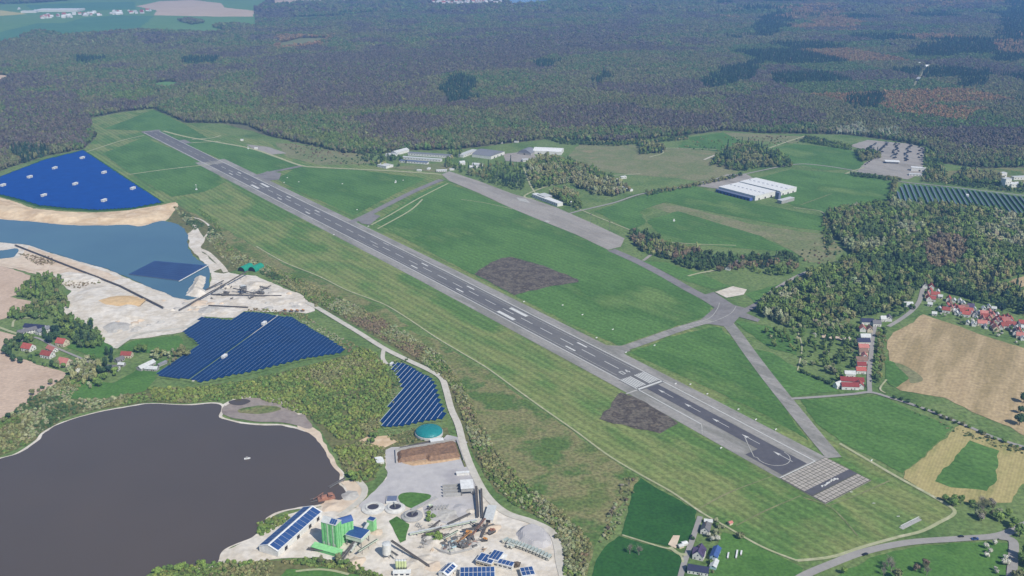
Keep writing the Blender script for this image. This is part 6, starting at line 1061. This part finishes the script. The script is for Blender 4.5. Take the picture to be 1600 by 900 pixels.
trees([(1452,490),(1500,506),(1550,524),(1595,540),(1596,534),(1550,515),(1500,496),(1456,482)], 16, ['round', 'low'], ['leaf_fresh', 'leaf_dark', 'leaf_pale', 'leaf_blossom'], .8, 'garden tree on the field side of the village', 'garden trees on the field side of the village'); trees([(1395,490),(1420,478),(1432,484),(1405,498),(1380,508)], 9, ['round', 'tall'], ['leaf_dark', 'leaf_fresh'], 1.0, 'dark tree by the curved village road', 'trees by the curved village road')
# hamlet
row([(8,553),(20,562),(34,570)], 8, ['round'], ['leaf_dark'], 1.15, 'dark hedge tree at the hamlet corner', 'dark hedge trees of the hamlet'); row([(8,552),(25,535),(52,529)], 9, ['round'], ['leaf_dark'], 1.1, 'dark hedge tree along the farm drive', 'dark trees along the farm drive')
trees([(60,525),(90,512),(96,528),(84,540),(64,536)], 9, ['round', 'tall'], ['leaf_dark', 'leaf_conifer'], 1.3, 'dark tree between the farm and the red-roofed houses', 'dark trees below the farm'); trees([(100,505),(140,510),(165,530),(160,545),(120,540),(104,528)], 16, ['round', 'tall', 'cone'], ['leaf_dark', 'leaf_fresh', 'leaf_conifer'], 1.3, 'tall tree at the foot of the white quarry dump', 'trees at the foot of the dump'); trees([(150,560),(165,550),(178,556),(172,585),(156,588)], 9, ['tall', 'round'], ['leaf_conifer', 'leaf_dark'], 1.3, 'dark tree beside the grey farmyard', 'dark trees of the farmyard')
trees([(100,575),(140,562),(155,575),(150,605),(128,602),(106,592)], 12, ['round'], ['leaf_blossom', 'leaf_pale', 'leaf_olive', 'leaf_fresh'], 1.0, 'pale orchard tree below the hamlet', 'orchard trees below the hamlet'); trees([(148,592),(180,582),(190,590),(172,605),(150,608)], 8, ['round'], ['leaf_fresh', 'leaf_bright'], 1.1, 'bright round tree above the lakeside meadow', 'bright trees above the lakeside meadow'); trees([(35,548),(60,556),(95,572),(110,575),(80,578),(45,565)], 12, ['low', 'round'], ['leaf_fresh', 'leaf_dark', 'leaf_olive'], .9, 'garden shrub behind the red-roofed houses', 'hamlet garden shrubs'); trees([(205,545),(240,548),(285,545),(292,556),(250,562),(215,558)], 12, ['round', 'low'], ['leaf_fresh', 'leaf_pale'], 1.0, 'hedge tree beside the notched solar park', 'hedge trees by the solar park')
row([(0,664),(25,645),(60,614),(100,592)], 14, ['low', 'round'], ['leaf_dark', 'leaf_olive'], .9, 'shrub along the edge of the pale field', 'shrubs along the pale field')
# near shrubs on the banks
row([(240,897),(270,890),(310,885),(350,884),(400,881)], 16, ['low'], ['leaf_bright', 'leaf_fresh'], 1.25, 'bright shrub on the bank at the bottom of the brown lake', 'shrubs on the lower lake bank'); row([(470,884),(500,879),(530,881),(552,889)], 11, ['low', 'round'], ['leaf_fresh', 'leaf_olive'], .9, 'shrub below the green mixing tower', 'shrubs below the mixing tower'); row([(404,836),(420,822),(448,809)], 9, ['low'], ['leaf_bright', 'leaf_fresh'], 1.0, 'bright shrub between the long hall and the lake', 'shrubs between hall and lake')
trees([(664,838),(685,830),(696,840),(680,850)], 5, ['low'], ['leaf_bright'], 1.3, 'yellow-green bush in the recycling yard', 'bushes in the recycling yard'); trees([(662,808),(676,800),(680,814),(668,820)], 4, ['low'], ['leaf_bright', 'leaf_fresh'], 1.1, 'bush beside the grey-rimmed tank', 'bushes beside the tank'); tree(G(808,887), 'low', 'twig_brown', 1.4, 'brown bush beside the low solar wing', None)
row([(890,905),(888,870),(872,836)], 9, ['low'], ['leaf_pale', 'leaf_olive'], 1.1, 'pale shrub along the outside of the road loop', 'shrubs along the road loop'); trees([(560,690),(590,672),(598,690),(575,700)], 5, ['round'], ['leaf_fresh'], .9, 'green tree below the small solar park', 'trees below the small solar park'); trees([(538,742),(560,738),(575,750),(556,758)], 6, ['low', 'round'], ['leaf_fresh', 'leaf_bright'], 1.0, 'green shrub above the plant quay', 'shrubs above the quay')
for q in ((791,291),(797,288),(802,290),(786,286),(808,284)): tree(G(*q), 'cone', 'leaf_conifer', 2.0, 'dark spruce on the lawn beside the apron', 'spruces beside the apron')
trees([(962,762),(978,745),(992,752),(980,790),(958,822),(946,832)], 12, ['bare', 'low'], ['twig_grey', 'leaf_olive', 'twig_brown'], .8, 'greyish budding shrub in the thicket beside the dark green field', 'thicket beside the dark green field')

# ------------------------------------------------------------------ the hazy air
hb = MB().box(-15400, 15400, -2900, 26400, -1.2, 640); hz = bpy.data.meshes.new('haze'); hz.from_pydata(hb.v, [], hb.f); hm = bpy.data.materials.new('haze_air'); hm.use_nodes = True; hn = hm.node_tree
for nd in list(hn.nodes):
    if nd.type == 'BSDF_PRINCIPLED': hn.nodes.remove(nd)
pv = hn.nodes.new('ShaderNodeVolumePrincipled'); pv.inputs['Color'].default_value = (.22, .46, .92, 1); pv.inputs['Density'].default_value = 8e-5; pv.inputs['Anisotropy'].default_value = 0.0
hn.links.new(pv.outputs[0], hn.nodes['Material Output'].inputs['Volume']); hz.materials.append(hm); tag(link('haze', hz), kind='stuff')
